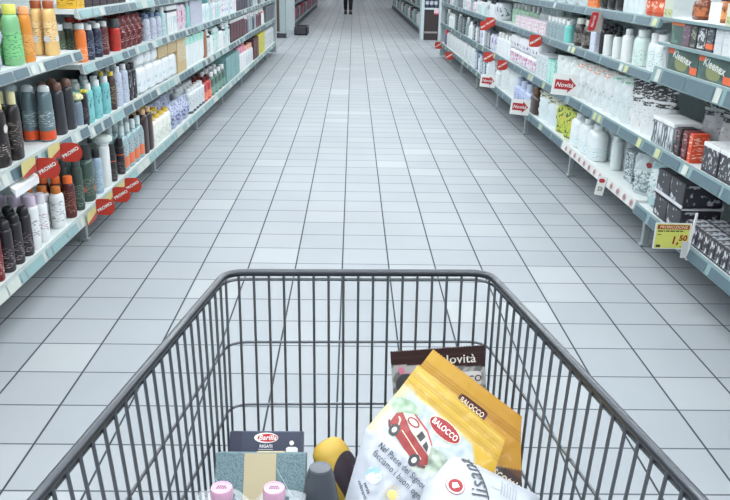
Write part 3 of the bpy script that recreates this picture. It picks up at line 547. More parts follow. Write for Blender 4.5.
(('R4n', [3.481], {'t': 'jar', 'wx': 0.06, 'wy': 0.11, 'h': 0.105, 'body': (112, 58, 36), 'cap': (52, 42, 42), 'label': ((176, 104, 64), (90, 50, 30))}, 'amber_jar', 'dark amber jar at the left end of the top right shelf', 'jar'), {'deep': 1, 'xo': 0.05}),
(('R4', [3.82, 3.914], {'t': 'jar', 'wx': 0.07, 'wy': 0.0878, 'h': 0.14, 'body': (190, 80, 50), 'cap': (56, 44, 44), 'label': ((206, 92, 60), (232, 200, 180))}, 'red_jar', 'orange red jar beside the tissue box bay, top right', 'jar'), {'deep': 1}),
(('R4', [4.027, 4.103, 4.179, 4.255], {'t': 'bottle', 'wx': 0.055, 'wy': 0.0717, 'h': 0.2, 'body': (212, 222, 224), 'cap': (230, 234, 234), 'caph': 0.03, 'capr': 0.018}, 'clear_bottle', 'clear white bottle on the top right shelf', 'bottle'), {'deep': 2}),
(('R4', [4.366, 4.51, 4.654], {'t': 'jar', 'wx': 0.08, 'wy': 0.1355, 'h': 0.16, 'body': (40, 38, 40), 'cap': (52, 50, 52)}, 'black_jar', 'glossy black jar on the top right shelf', 'jar'), {'deep': 1}),
(('R4', [4.829], {'t': 'box', 'wx': 0.08, 'wy': 0.194, 'h': 0.16, 'body': (226, 130, 70), 'print': ((226, 130, 70), (150, 70, 40))}, 'orange_box', 'orange box left of the black jars, top right shelf', 'box'), {'deep': 1}),
(('R4', [5.07, 5.345, 5.619, 5.894, 6.169, 6.444, 6.719, 6.994, 7.269], {'t': 'pack', 'wx': 0.12, 'wy': 0.2584, 'h': 0.16, 'body': (196, 206, 210), 'print': ((196, 206, 210), (140, 150, 160))}, 'pale_pack', 'pale grey pack far along the top right shelf', 'pack'), {'deep': 1}),
(('R3n', [2.856], {'t': 'box', 'wx': 0.12, 'wy': 0.16, 'h': 0.094, 'body': (214, 218, 220), 'print': ((214, 218, 220), (196, 200, 204))}, 'white_carton', 'plain white carton right of the green tissue boxes', 'box'), {'deep': 1}),
(('R3m', [3.017], {'t': 'box', 'wx': 0.08, 'wy': 0.09, 'h': 0.092, 'body': (212, 216, 220), 'print': ((212, 216, 220), (190, 196, 204))}, 'white_carton', 'white carton on the tissue bay upper row, right', 'box'), {'deep': 1}),
(('R3m', [3.099], {'t': 'box', 'wx': 0.08, 'wy': 0.0679, 'h': 0.092, 'body': (204, 210, 214), 'print': ((204, 210, 214), (190, 196, 204))}, 'grey_carton', 'pale grey tall carton in the tissue bay upper row', 'box'), {'deep': 1}),
(('R3m', [3.177], {'t': 'box', 'wx': 0.08, 'wy': 0.06, 'h': 0.092, 'body': (62, 72, 78), 'print': ((66, 76, 82), (150, 156, 160)), 'stripe': ((226, 110, 64), 0.12, 0.34)}, 'tissue_cube', 'dark tissue cube with an orange base patch', 'box'), {'deep': 1}),
(('R3m', [3.254], {'t': 'box', 'wx': 0.08, 'wy': 0.08, 'h': 0.092, 'body': (58, 60, 66), 'print': ((58, 60, 66), (206, 210, 212)), 'psc': (60, 60, 60), 'thr': 0.5}, 'tissue_cube', 'black and white patterned tissue cube, tissue bay upper row', 'box'), {'deep': 1}),
(('R3m', [3.335], {'t': 'box', 'wx': 0.08, 'wy': 0.06, 'h': 0.092, 'body': (56, 62, 62), 'print': ((60, 66, 64), (150, 156, 140)), 'psc': (60, 60, 60), 'thr': 0.52}, 'tissue_cube', 'black leaf patterned tissue cube beside the purple one', 'box'), {'deep': 1}),
(('R3m', [3.413], {'t': 'box', 'wx': 0.08, 'wy': 0.075, 'h': 0.092, 'body': (104, 84, 98), 'print': ((108, 88, 102), (150, 130, 140))}, 'tissue_cube', 'mauve tissue cube in the tissue bay upper row', 'box'), {'deep': 1}),
(('R3', [3.726, 3.819], {'t': 'bottle', 'wx': 0.06, 'wy': 0.0876, 'h': 0.169, 'body': (220, 228, 228), 'cap': (228, 232, 232), 'caph': 0.04, 'capr': 0.024, 'sh': 0.8, 'label': ((216, 226, 226), (120, 170, 160), 0.15, 0.7)}, 'cream_bottle', 'white bottle with green print next to the tissue bay', 'bottle'), {'deep': 3}),
(('R3', [4.006], {'t': 'bottle', 'wx': 0.075, 'wy': 0.13, 'h': 0.17200000000000001, 'body': (206, 224, 220), 'cap': (226, 232, 232), 'caph': 0.035, 'capr': 0.03, 'sh': 0.84, 'e': 2.8, 'thr': 0.62, 'label': ((206, 224, 220), (80, 140, 120), 0.1, 0.6)}, 'cream_bottle', 'large mint white bottle with a green mark, right upper shelf', 'bottle'), {'deep': 2}),
(('R3', [4.208], {'t': 'bottle', 'wx': 0.06, 'wy': 0.08, 'h': 0.164, 'body': (228, 232, 232), 'cap': (228, 232, 232), 'caph': 0.03, 'capr': 0.018, 'sh': 0.8}, 'cream_bottle', 'plain white rounded bottle beside the black pump bottles', 'bottle'), {'deep': 2}),
(('R3', [4.356, 4.522], {'t': 'bottle', 'wx': 0.05, 'wy': 0.06, 'h': 0.129, 'body': (224, 230, 230), 'cap': (36, 38, 42), 'caph': 0.016, 'capr': 0.016, 'sh': 0.93, 'pump': True}, 'pump_bottle', 'white cylindrical bottle with a black pump', 'bottle'), {'deep': 2}),
(('R3', [3.74, 3.836, 3.936, 4.041], {'t': 'bottle', 'wx': 0.05, 'wy': 0.06, 'h': 0.17900000000000002, 'body': (206, 216, 226), 'cap': (120, 150, 200), 'caph': 0.04, 'capr': 0.02}, 'blue_cap_bottle', 'blue capped bottle in the back row of the right upper shelf', 'bottle'), {'deep': 2, 'xo': 0.22}),
(('R3', [4.6], {'t': 'bottle', 'wx': 0.05, 'wy': 0.06, 'h': 0.164, 'body': (44, 40, 44), 'cap': (40, 38, 42), 'caph': 0.03, 'capr': 0.02}, 'slim_bottle', 'black slim bottle left of the black pump bottles', 'bottle'), {'deep': 2}),
(('R3', [4.743], {'t': 'box', 'wx': 0.09, 'wy': 0.1, 'h': 0.134, 'body': (206, 212, 226), 'print': ((206, 212, 226), (180, 190, 210))}, 'lilac_box', 'pale lilac box under the red upright tag', 'box'), {'deep': 1}),
(('R3', [4.949, 5.14], {'t': 'jar', 'wx': 0.08, 'wy': 0.13, 'h': 0.166, 'body': (48, 40, 38), 'cap': (206, 206, 196), 'label': ((120, 116, 110), (44, 38, 38))}, 'black_bottle', 'black and amber bottle with a silver oval label', 'bottle'), {'deep': 1}),
(('R3', [5.392], {'t': 'bottle', 'wx': 0.06, 'wy': 0.09, 'h': 0.136, 'body': (120, 202, 194), 'cap': (226, 230, 230), 'caph': 0.026, 'capr': 0.022}, 'teal_bottle', 'bright teal bottle left of the black and amber bottles', 'bottle'), {'deep': 2}),
(('R3', [5.487, 5.587, 5.686, 5.786, 5.886], {'t': 'bottle', 'wx': 0.05, 'wy': 0.0938, 'h': 0.14200000000000002, 'body': (140, 160, 166), 'cap': (226, 230, 230), 'caph': 0.03, 'capr': 0.02, 'sh': 0.86, 'label': ((146, 166, 172), (80, 96, 106), 0.1, 0.8)}, 'grey_bottle', 'grey teal slim bottle with white cap in the row of five', 'bottle'), {'deep': 3}),
(('R3', [6.049, 6.277, 6.504, 6.731, 6.959], {'t': 'box', 'wx': 0.08, 'wy': 0.2137, 'h': 0.089, 'body': (220, 210, 218), 'print': ((222, 214, 220), (190, 120, 140))}, 'pink_box', 'low pinkish white box in the front, right upper shelf', 'box'), {'deep': 1}),
(('R3', [6.05, 6.148, 6.246, 6.345, 6.443, 6.542, 6.64], {'t': 'bottle', 'wx': 0.06, 'wy': 0.0925, 'h': 0.17400000000000002, 'body': (214, 224, 226), 'cap': (196, 214, 214), 'caph': 0.04, 'capr': 0.02, 'label': ((214, 224, 226), (90, 110, 120), 0.1, 0.8)}, 'white_bottle', 'white bottle with grey print behind the low pink boxes', 'bottle'), {'deep': 2, 'xo': 0.11, 'far': True}),
(('R3', [6.77, 6.931, 7.092, 7.252, 7.413, 7.574, 7.735], {'t': 'bottle', 'wx': 0.06, 'wy': 0.1512, 'h': 0.164, 'body': (176, 212, 186), 'cap': (232, 234, 234), 'caph': 0.04, 'capr': 0.02, 'label': ((180, 214, 190), (70, 100, 90), 0.1, 0.8)}, 'green_bottle', 'pale green bottle in the row of seven behind red tags', 'bottle'), {'deep': 2, 'xo': 0.1, 'far': True}),
(('R3', [7.904, 8.081, 8.611], {'t': 'pack', 'wx': 0.12, 'wy': 0.1627, 'h': 0.15400000000000003, 'body': (206, 212, 218), 'print': ((206, 212, 218), (110, 116, 130))}, 'white_pack', 'white grey pack beyond the pale green bottles, upper right', 'pack'), {'deep': 1, 'far': True}),
(('R3', [8.258, 8.434, 8.965], {'t': 'bottle', 'wx': 0.06, 'wy': 0.1627, 'h': 0.18400000000000002, 'body': (216, 222, 226), 'cap': (60, 66, 74), 'caph': 0.05, 'capr': 0.022}, 'dark_bottle', 'dark topped white bottle beyond the pale green bottles, upper right', 'bottle'), {'deep': 1, 'far': True}),
(('R3', [8.788, 9.142], {'t': 'bottle', 'wx': 0.06, 'wy': 0.1627, 'h': 0.134, 'body': (176, 208, 204), 'cap': (232, 232, 232), 'caph': 0.03, 'capr': 0.022}, 'pale_bottle', 'short aqua bottle beyond the pale green bottles, upper right', 'bottle'), {'deep': 1, 'far': True}),
(('R3', [9.348, 10.293, 10.529, 11.946], {'t': 'bottle', 'wx': 0.07, 'wy': 0.2, 'h': 0.164, 'body': (214, 222, 226), 'cap': (230, 232, 232), 'caph': 0.03, 'capr': 0.022, 'label': ((210, 218, 224), (80, 90, 100), 0.2, 0.7)}, 'far_bottle', 'white bottle in the mixed far part, right upper shelf', 'bottle'), {'deep': 1, 'far': True}),
(('R3', [10.765, 11.001, 12.182, 12.655], {'t': 'box', 'wx': 0.1, 'wy': 0.2, 'h': 0.134, 'body': (96, 104, 112), 'print': ((96, 104, 112), (206, 212, 216))}, 'far_carton', 'dark grey carton in the mixed far part, right upper shelf', 'carton'), {'deep': 1, 'far': True}),
(('R3', [9.821, 11.238, 11.474, 12.419], {'t': 'bottle', 'wx': 0.06, 'wy': 0.2, 'h': 0.194, 'body': (150, 172, 174), 'cap': (70, 76, 84), 'caph': 0.03, 'capr': 0.02}, 'far_bottle', 'tall grey teal bottle in the mixed far part, right upper shelf', 'bottle'), {'deep': 1, 'far': True}),
(('R3', [9.584, 10.057, 11.71], {'t': 'pack', 'wx': 0.12, 'wy': 0.2, 'h': 0.114, 'body': (222, 210, 218), 'print': ((222, 210, 218), (190, 110, 140), 0.2, 0.8)}, 'far_pack', 'pink white pack in the mixed far part, right upper shelf', 'pack'), {'deep': 1, 'far': True}),
(('R2', [2.835], {'t': 'box', 'wx': 0.16, 'wy': 0.1879, 'h': 0.115, 'body': (58, 58, 66), 'print': ((60, 60, 68), (206, 210, 212)), 'top': (222, 226, 228), 'psc': (50, 50, 50)}, 'battery_pack', 'dark boxed pack with white lid at the right frame edge', 'box'), {'deep': 1}),
(('R2', [3.01], {'t': 'box', 'wx': 0.16, 'wy': 0.1397, 'h': 0.115, 'body': (58, 58, 66), 'print': ((60, 60, 68), (196, 200, 204)), 'top': (222, 226, 228), 'psc': (50, 50, 50)}, 'battery_pack', 'dark boxed pack with white lid left of the similar edge one', 'box'), {'deep': 1}),
(('R2', [3.208], {'t': 'box', 'wx': 0.07, 'wy': 0.035, 'h': 0.12, 'body': (210, 74, 44), 'print': ((210, 76, 46), (236, 190, 170))}, 'razor_box', 'orange red slim box on the middle right shelf', 'box'), {'deep': 1}),
(('R2', [3.265], {'t': 'box', 'wx': 0.07, 'wy': 0.05, 'h': 0.12, 'body': (96, 36, 40), 'print': ((96, 36, 40), (190, 150, 150))}, 'razor_box', 'dark red slim box between orange and clear boxes', 'box'), {'deep': 1}),
(('R2', [3.343], {'t': 'box', 'wx': 0.07, 'wy': 0.05, 'h': 0.12, 'body': (50, 48, 52), 'print': ((50, 48, 52), (170, 120, 120))}, 'razor_box', 'black slim box beside the white lidded display box', 'box'), {'deep': 1}),
(('R2', [3.457, 3.587], {'t': 'box', 'wx': 0.12, 'wy': 0.1224, 'h': 0.125, 'body': (140, 150, 156), 'print': ((70, 78, 84), (206, 212, 216), 0.05, 0.82), 'psc': (60, 60, 12), 'thr': 0.5, 'top': (226, 230, 230)}, 'display_box', 'grey display box of bottles with a white lid', 'box'), {'deep': 1}),
(('R2', [2.92, 3.096], {'t': 'bag', 'wx': 0.06, 'wy': 0.2, 'h': 0.25, 'tagband': ((56, 58, 62), (200, 204, 206), 0.57, 0.65), 'body': (216, 220, 222), 'head': 0.3, 'headc': (52, 54, 58), 'headink': (206, 208, 210), 'print': ((216, 220, 222), (176, 182, 188), 0.2, 0.65), 'spot': ((40, 42, 46), 0.3, 0.012)}, 'diaper_bag', 'white bag with jagged black top behind the dark boxed packs', 'bag'), {'deep': 1, 'xo': 0.235, 'rz': 0.5}),
(('R2', [3.281, 3.476], {'t': 'bag', 'wx': 0.06, 'wy': 0.21, 'h': 0.26, 'tagband': ((56, 58, 62), (200, 204, 206), 0.57, 0.65), 'body': (216, 220, 222), 'head': 0.3, 'headc': (52, 54, 58), 'headink': (206, 208, 210), 'print': ((222, 220, 224), (190, 182, 192), 0.2, 0.65), 'spot': ((40, 42, 46), 0.3, 0.012)}, 'diaper_bag', 'white bag with black top behind the display boxes', 'bag'), {'deep': 1, 'xo': 0.22, 'rz': 0.55}),
(('R2', [3.779, 3.925], {'t': 'bag', 'wx': 0.06, 'wy': 0.2, 'h': 0.245, 'tagband': ((56, 58, 62), (200, 204, 206), 0.57, 0.65), 'body': (216, 220, 222), 'head': 0.3, 'headc': (52, 54, 58), 'headink': (206, 208, 210), 'print': ((216, 220, 222), (176, 182, 188), 0.2, 0.65), 'spot': ((226, 140, 70), 0.16, 0.012)}, 'diaper_bag', 'black topped white bag with an orange dot at the shelf front', 'bag'), {'deep': 1, 'xo': 0.045, 'rz': 0.55}),
(('R2', [4.083, 4.253], {'t': 'bag', 'wx': 0.06, 'wy': 0.2, 'h': 0.225, 'body': (212, 222, 224), 'head': 0.12, 'headc': (206, 216, 214), 'headink': (90, 180, 140), 'print': ((210, 220, 222), (170, 182, 188), 0.1, 0.6)}, 'wipes_bag', 'white plastic bag with a green top mark, middle right', 'bag'), {'deep': 1, 'xo': 0.045, 'rz': 0.55}),
(('R2', [4.425, 4.599, 4.772, 4.946], {'t': 'bag', 'wx': 0.06, 'wy': 0.2, 'h': 0.215, 'body': (216, 222, 224), 'head': 0.14, 'headc': (222, 226, 226), 'headink': (226, 150, 90), 'print': ((212, 220, 222), (120, 130, 140), 0.1, 0.5), 'thr': 0.64}, 'wipes_bag', 'white plastic bag with an orange top mark, middle right', 'bag'), {'deep': 1, 'xo': 0.045, 'rz': 0.55}),
(('R2', [5.122, 5.3, 5.478], {'t': 'bag', 'wx': 0.055, 'wy': 0.19, 'h': 0.21, 'body': (220, 226, 226), 'print': ((218, 226, 226), (190, 210, 206), 0.1, 0.8)}, 'wipes_bag', 'plain white bag behind the white card with red arrow', 'bag'), {'deep': 1, 'xo': 0.04, 'rz': 0.5}),
(('R2', [5.62, 5.726], {'t': 'box', 'wx': 0.12, 'wy': 0.1001, 'h': 0.16, 'body': (140, 204, 194), 'print': ((150, 210, 200), (220, 232, 230))}, 'teal_box', 'bright teal box on the middle right shelf', 'box'), {'deep': 1}),
(('R2', [5.841, 5.963, 6.086], {'t': 'box', 'wx': 0.12, 'wy': 0.1153, 'h': 0.17, 'body': (206, 214, 218), 'print': ((206, 214, 218), (150, 170, 176))}, 'pale_box', 'pale grey box beside the bright teal ones', 'box'), {'deep': 1}),
(('R2', [6.335, 6.71, 7.085], {'t': 'pack', 'wx': 0.18, 'wy': 0.3526, 'h': 0.115, 'body': (214, 218, 226), 'print': ((214, 216, 226), (190, 120, 150), 0.2, 0.8)}, 'diaper_pack', 'white pack with lilac marks, bottom layer of the stack', 'pack'), {'deep': 1}),
(('R2', [6.335, 6.71, 7.085], {'t': 'pack', 'wx': 0.18, 'wy': 0.3526, 'h': 0.115, 'body': (226, 228, 232), 'print': ((226, 228, 232), (110, 90, 150), 0.3, 0.5)}, 'diaper_pack', 'white pack with a purple band, top layer of the stack', 'pack'), {'deep': 1, 'zo': 0.117}),
(('R2', [7.36, 7.533, 7.707, 7.881], {'t': 'bottle', 'wx': 0.07, 'wy': 0.1634, 'h': 0.2, 'body': (216, 222, 226), 'cap': (230, 232, 232), 'caph': 0.04, 'capr': 0.024}, 'white_bottle', 'white bottle left of the stacked white packs, middle right', 'bottle'), {'deep': 2, 'far': True}),
(('R2', [8.411, 8.589, 9.121, 9.476], {'t': 'box', 'wx': 0.1, 'wy': 0.1632, 'h': 0.17, 'body': (84, 90, 100), 'print': ((84, 90, 100), (206, 212, 216)), 'thr': 0.5}, 'dark_carton', 'dark grey carton near the red flags, middle right shelf', 'carton'), {'deep': 1, 'far': True}),
(('R2', [8.766, 9.298, 9.653], {'t': 'bottle', 'wx': 0.07, 'wy': 0.1632, 'h': 0.2, 'body': (220, 226, 228), 'cap': (64, 70, 78), 'caph': 0.04, 'capr': 0.024}, 'white_bottle', 'white bottle near the red flags, middle right shelf', 'bottle'), {'deep': 1, 'far': True}),
(('R2', [8.057, 8.234, 8.944], {'t': 'pack', 'wx': 0.12, 'wy': 0.1632, 'h': 0.15, 'body': (200, 204, 220), 'print': ((204, 206, 220), (120, 120, 160), 0.2, 0.8)}, 'lilac_pack', 'pale lilac pack near the red flags, middle right shelf', 'pack'), {'deep': 1, 'far': True}),
(('R2', [9.873, 11.448, 11.711, 11.973], {'t': 'bottle', 'wx': 0.08, 'wy': 0.2, 'h': 0.18, 'body': (218, 224, 228), 'cap': (232, 232, 232), 'caph': 0.04, 'capr': 0.026}, 'far_bottle', 'white bottle in the mixed far part, middle right shelf', 'bottle'), {'deep': 1, 'far': True}),
(('R2', [10.398, 10.661, 11.186, 12.498], {'t': 'box', 'wx': 0.1, 'wy': 0.2, 'h': 0.2, 'body': (78, 88, 94), 'print': ((78, 88, 94), (190, 200, 204))}, 'far_carton', 'dark carton in the mixed far part, middle right shelf', 'carton'), {'deep': 1, 'far': True}),
(('R2', [10.136, 10.923, 12.236], {'t': 'bottle', 'wx': 0.07, 'wy': 0.2, 'h': 0.22, 'body': (130, 150, 150), 'cap': (226, 230, 230), 'caph': 0.05, 'capr': 0.024}, 'far_bottle', 'grey green bottle in the mixed far part, middle right shelf', 'bottle'), {'deep': 1, 'far': True}),
(('RB', [3.586], {'t': 'bag', 'wx': 0.09, 'wy': 0.15, 'h': 0.2, 'body': (168, 198, 202), 'print': ((206, 218, 220), (90, 100, 110), 0.2, 0.85), 'spot': ((170, 60, 70), 0.8, 0.014)}, 'teal_bag', 'pale teal bag with a white strip at the bay post', 'bag'), {'deep': 1, 'xo': 0.03, 'rz': 0.5}),
(('RB', [3.787], {'t': 'bag', 'wx': 0.08, 'wy': 0.16, 'h': 0.2, 'body': (176, 190, 192), 'print': ((120, 138, 142), (206, 216, 216), 0.08, 0.62), 'psc': (70, 70, 70), 'thr': 0.5, 'spot': ((140, 50, 52), 0.78, 0.018)}, 'grey_bag', 'grey patterned bag with a dark red label on top', 'bag'), {'deep': 1, 'xo': 0.03, 'rz': 0.5}),
(('RB', [4.054], {'t': 'box', 'wx': 0.09, 'wy': 0.12, 'h': 0.165, 'body': (150, 164, 170), 'print': ((196, 206, 210), (84, 98, 106), 0.04, 0.98), 'thr': 0.48}, 'grey_box', 'grey and white box with a dark triangle, bottom right shelf', 'box'), {'deep': 1, 'xo': 0.06}),
(('RB', [4.318], {'t': 'bottle', 'wx': 0.06, 'wy': 0.07, 'h': 0.19, 'body': (206, 216, 218), 'cap': (206, 216, 218), 'caph': 0.03, 'capr': 0.028, 'sh': 0.95}, 'white_tube', 'plain white cylinder left of the grey triangle box', 'bottle'), {'deep': 2, 'xo': 0.05}),
(('RB', [4.587, 4.778, 4.969], {'t': 'bottle', 'wx': 0.1, 'wy': 0.1792, 'h': 0.205, 'body': (220, 228, 230), 'cap': (220, 228, 230), 'caph': 0.03, 'capr': 0.03, 'sh': 0.74, 'e': 2.8, 'thr': 0.6, 'label': ((220, 228, 230), (130, 190, 196), 0.1, 0.45)}, 'detergent_bottle', 'large white bottle with teal mark on the bottom right shelf', 'bottle'), {'deep': 2}),
(('RB', [5.167, 5.373], {'t': 'bag', 'wx': 0.07, 'wy': 0.17, 'h': 0.185, 'body': (176, 190, 90), 'print': ((196, 206, 84), (60, 80, 60), 0.03, 0.95), 'psc': (45, 45, 45), 'thr': 0.54, 'spot': ((226, 180, 80), 0.62, 0.016)}, 'flower_bag', 'yellow green bag printed with flowers, bottom right shelf', 'bag'), {'deep': 1, 'xo': 0.03, 'rz': 0.5}),
(('RB', [5.623, 5.915], {'t': 'bag', 'wx': 0.08, 'wy': 0.21, 'h': 0.2, 'body': (210, 222, 226), 'head': 0.22, 'headc': (206, 210, 190), 'headink': (50, 56, 60)}, 'paper_bag', 'large white bag with a flowered top, bottom right shelf', 'bag'), {'deep': 1, 'xo': 0.03, 'rz': 0.35}),
(('RB', [6.192], {'t': 'bottle', 'wx': 0.08, 'wy': 0.2449, 'h': 0.2, 'body': (62, 48, 44), 'cap': (110, 84, 66), 'caph': 0.06, 'capr': 0.03}, 'brown_bottle', 'dark brown bottle beside the large white bags', 'bottle'), {'deep': 2}),
(('RB', [6.428, 6.64, 6.852], {'t': 'bottle', 'wx': 0.08, 'wy': 0.1992, 'h': 0.19, 'body': (176, 190, 222), 'cap': (190, 200, 220), 'caph': 0.06, 'capr': 0.032, 'label': ((176, 188, 220), (70, 70, 110), 0.1, 0.55)}, 'lilac_bottle', 'lilac blue bottle behind the white arrow card', 'bottle'), {'deep': 2}),
(('RB', [7.15, 7.535], {'t': 'bag', 'wx': 0.08, 'wy': 0.21, 'h': 0.2, 'body': (218, 224, 226), 'print': ((214, 222, 224), (196, 206, 210), 0.1, 0.8)}, 'paper_bag', 'plain white bag left of the lilac blue bottles', 'bag'), {'deep': 1, 'xo': 0.03, 'rz': 0.35}),
(('RB', [7.822, 8.394, 8.966], {'t': 'bottle', 'wx': 0.07, 'wy': 0.1753, 'h': 0.18, 'body': (214, 222, 226), 'cap': (230, 232, 232), 'caph': 0.04, 'capr': 0.024}, 'white_bottle', 'white narrow bottle below the red flags, bottom right', 'bottle'), {'deep': 1, 'far': True}),
(('RB', [8.585, 8.775, 9.156], {'t': 'box', 'wx': 0.12, 'wy': 0.1753, 'h': 0.2, 'body': (96, 116, 140), 'print': ((96, 116, 140), (206, 216, 222)), 'thr': 0.48}, 'blue_box', 'slate blue and white box on the bottom right shelf', 'box'), {'deep': 1, 'far': True}),
(('RB', [8.013, 8.203, 9.347], {'t': 'box', 'wx': 0.1, 'wy': 0.1753, 'h': 0.21, 'body': (216, 222, 226), 'print': ((216, 222, 226), (150, 170, 180))}, 'white_box', 'plain pale box below the red flags, bottom right', 'box'), {'deep': 1, 'far': True}),
(('RB', [9.615, 9.961, 10.308, 10.654, 11.0, 11.346, 11.693, 12.039], {'t': 'pack', 'wx': 0.16, 'wy': 0.3255, 'h': 0.2, 'body': (216, 222, 224), 'print': ((214, 220, 222), (170, 180, 186))}, 'roll_pack', 'white plastic roll pack far along the bottom right shelf', 'pack'), {'deep': 1, 'far': True}),
(('RB', [12.424], {'t': 'bottle', 'wx': 0.12, 'wy': 0.16, 'h': 0.22, 'body': (90, 96, 130), 'cap': (222, 70, 80), 'caph': 0.07, 'capr': 0.05}, 'blue_bottle', 'navy bottle with red cap at the far end, bottom right', 'bottle'), {'deep': 1, 'far': True}),
(('R3n', [1.1, 1.28, 1.46, 1.64, 1.82, 2.0, 2.18, 2.36, 2.54], {'t': 'box', 'wx': 0.12, 'wy': 0.16, 'h': 0.09, 'body': (126, 150, 140), 'print': ((126, 150, 140), (206, 216, 206))}, 'tissue_carton', 'pale green tissue carton at the near end of the upper right shelf', 'box'), {'deep': 1}),
(('R3m', [1.1, 1.28, 1.46, 1.64, 1.82, 2.0, 2.18, 2.36, 2.54, 2.72], {'t': 'box', 'wx': 0.12, 'wy': 0.16, 'h': 0.085, 'body': (212, 216, 220), 'print': ((212, 216, 220), (150, 160, 176))}, 'tissue_carton', 'white tissue carton at the near end above the pale green ones', 'box'), {'deep': 1}),
(('R2', [1.1, 1.28, 1.46, 1.64, 1.82, 2.0, 2.18, 2.36], {'t': 'box', 'wx': 0.16, 'wy': 0.15, 'h': 0.115, 'body': (70, 72, 80), 'print': ((70, 72, 80), (196, 200, 204)), 'top': (212, 216, 220), 'psc': (50, 50, 50)}, 'battery_pack', 'dark grey boxed pack at the near end of the middle right shelf', 'box'), {'deep': 1}),
(('L2', [1.1, 1.2, 1.3, 1.4, 1.5, 1.6, 1.7, 1.8, 1.9, 2.0, 2.1, 2.2, 2.3, 2.4, 2.5], {'t': 'bottle', 'wx': 0.055, 'wy': 0.08, 'h': 0.23, 'body': (206, 170, 180), 'cap': (226, 226, 226), 'caph': 0.04, 'capr': 0.02, 'label': ((206, 170, 180), (130, 80, 100), 0.2, 0.6)}, 'shampoo_bottle', 'pale rose shampoo bottle at the near end of the middle left shelf', 'bottle'), {'deep': 1}),
(('LB', [1.1, 1.175, 1.25, 1.325, 1.4, 1.475, 1.55, 1.625, 1.7, 1.775, 1.85, 1.925, 2.0, 2.075, 2.15, 2.225, 2.3, 2.375], {'t': 'bottle', 'wx': 0.05, 'wy': 0.055, 'h': 0.2, 'body': (122, 36, 38), 'cap': (44, 42, 46), 'caph': 0.03, 'capr': 0.022, 'capstyle': 'dome', 'sh': 0.94, 'metal': 0.3, 'label': ((120, 36, 38), (200, 180, 178), 0.15, 0.6)}, 'spray_can', 'dark red spray can in the near row of the bottom left shelf', 'can'), {'deep': 1}),
(('L3', [1.1, 1.23, 1.36, 1.49, 1.62, 1.75, 1.88, 2.01, 2.14, 2.27, 2.4], {'t': 'bag', 'wx': 0.05, 'wy': 0.1, 'h': 0.2, 'body': (176, 206, 194), 'print': ((176, 206, 194), (90, 140, 124), 0.1, 0.8)}, 'refill_pouch', 'mint refill pouch at the near end of the upper left shelf', 'pouch'), {'deep': 1})
]
for r in ROWS: put(*r[0], **r[1])

# ------------------------------------------------------------------ near right base shelf: rows of small dark boxes
SB = dict(t='box', wx=.075, wy=.052, h=.088, body=(56, 56, 66), print=((58, 58, 68), (196, 200, 208)), psc=(55, 55, 40), thr=.56)
ys = [1.248+.056*i for i in range(34)]
parts = proto(SB, False)
bm = bmesh.new(); box(bm, -.033, .033, -.022, .022, .0882, .0892, 0); lidp = fin(bm, printmat((188, 192, 198), (66, 68, 78), (60, 60, 60), .55), False)
for y in ys:
    for k in range(4 if y > 2.1 else 2):
        o = thing('small_dark_box', 'small dark box with pale print in the rows beside the yellow price sign', 'box',
                  (XR+.0145+.0375+k*.078, y, .2245), PI, 'small dark boxes on the bottom right shelf')
        for nm, me in parts+[('top_print', lidp)]:
            c = bpy.data.objects.new(nm, me); COL.objects.link(c); c.parent = o
for i, y in enumerate((3.27, 3.425)):
    for zz, tier in ((0, 'lower'), (.118, 'upper')):
        p = dict(t='box', wx=.17, wy=.15, h=.1, body=(54, 54, 62), print=((54, 54, 62), (190, 194, 200)), psc=(34, 34, 34), thr=.6)
        put('RBn', [y], p, 'dark_case', 'dark printed case, %s of two stacked %s, bottom right' % (tier, 'beside the small dark boxes' if i == 0 else 'against the bay post'), 'case', zo=zz+(.004 if zz == 0 else 0))
for y0 in (3.348,):
    bm = bmesh.new(); box(bm, -.09, .09, -.16, .16, 0, .006); box(bm, -.09, -.087, -.16, .16, 0, .02); box(bm, .087, .09, -.16, .16, 0, .02)
    o = obj('display_tray', fin(bm, mat((206, 210, 214), .5), False), None, (XR+.101, y0, .224+.1055)); tag(o, 'white edged cardboard tray between the stacked dark cases', 'tray')
put('RBn', [2.38, 2.55, 2.72, 2.89, 3.06], dict(t='box', wx=.09, wy=.16, h=.2, body=(50, 48, 54), print=((50, 48, 54), (110, 112, 120)), psc=(30, 30, 30), thr=.6),
    'black_carton', 'tall black carton in the back of the bottom right shelf', 'carton', xo=.315)

# ------------------------------------------------------------------ green tissue boxes
for y, w, lab in ((3.435, .32, 'green tissue box with white script, left one of the pair'), (3.115, .31, 'green tissue box with white script, right one of the pair')):
    t = thing('tissue_box', lab, 'box', (XR+.025, y, .8725), PI)
    bxq = lambda nm, q, m: (lambda bm: (box(bm, *q), obj(nm, fin(bm, m, False), t)))(bmesh.new())
    bxq('carton', (-.11, 0, -w/2, w/2, 0, .0945), printmat((78, 104, 98), (66, 88, 84), (9, 9, 9), .5))
    FT = lambda g, y_=0, z_=0: frame((g, y_, z_), (0, 1, 0), (0, 0, 1))
    obj('oval_panel', slab(oval(0, 0, w*.22, .032, 24, 2.4), .0004, FT(.0008, -.01, .038), mat((132, 138, 96), .5)), t)
    text('lettering', 'Kleenex', .046, mat((222, 228, 226), .5), t, frame((.0014, -.01, .061), (0, 1, -.12), (0, .12, 1)), shear=.3, bold=.001, sx=1.25)
    obj('orange_patch', slab(rect(-.035, .035, -.014, .014), .0004, FT(.0009, w*.38, .02), mat((226, 104, 62), .5)), t)
    obj('orange_corner', slab(rect(-.03, .03, -.012, .010), .0004, FT(.0009, -w*.40, .082), mat((226, 104, 62), .5)), t)
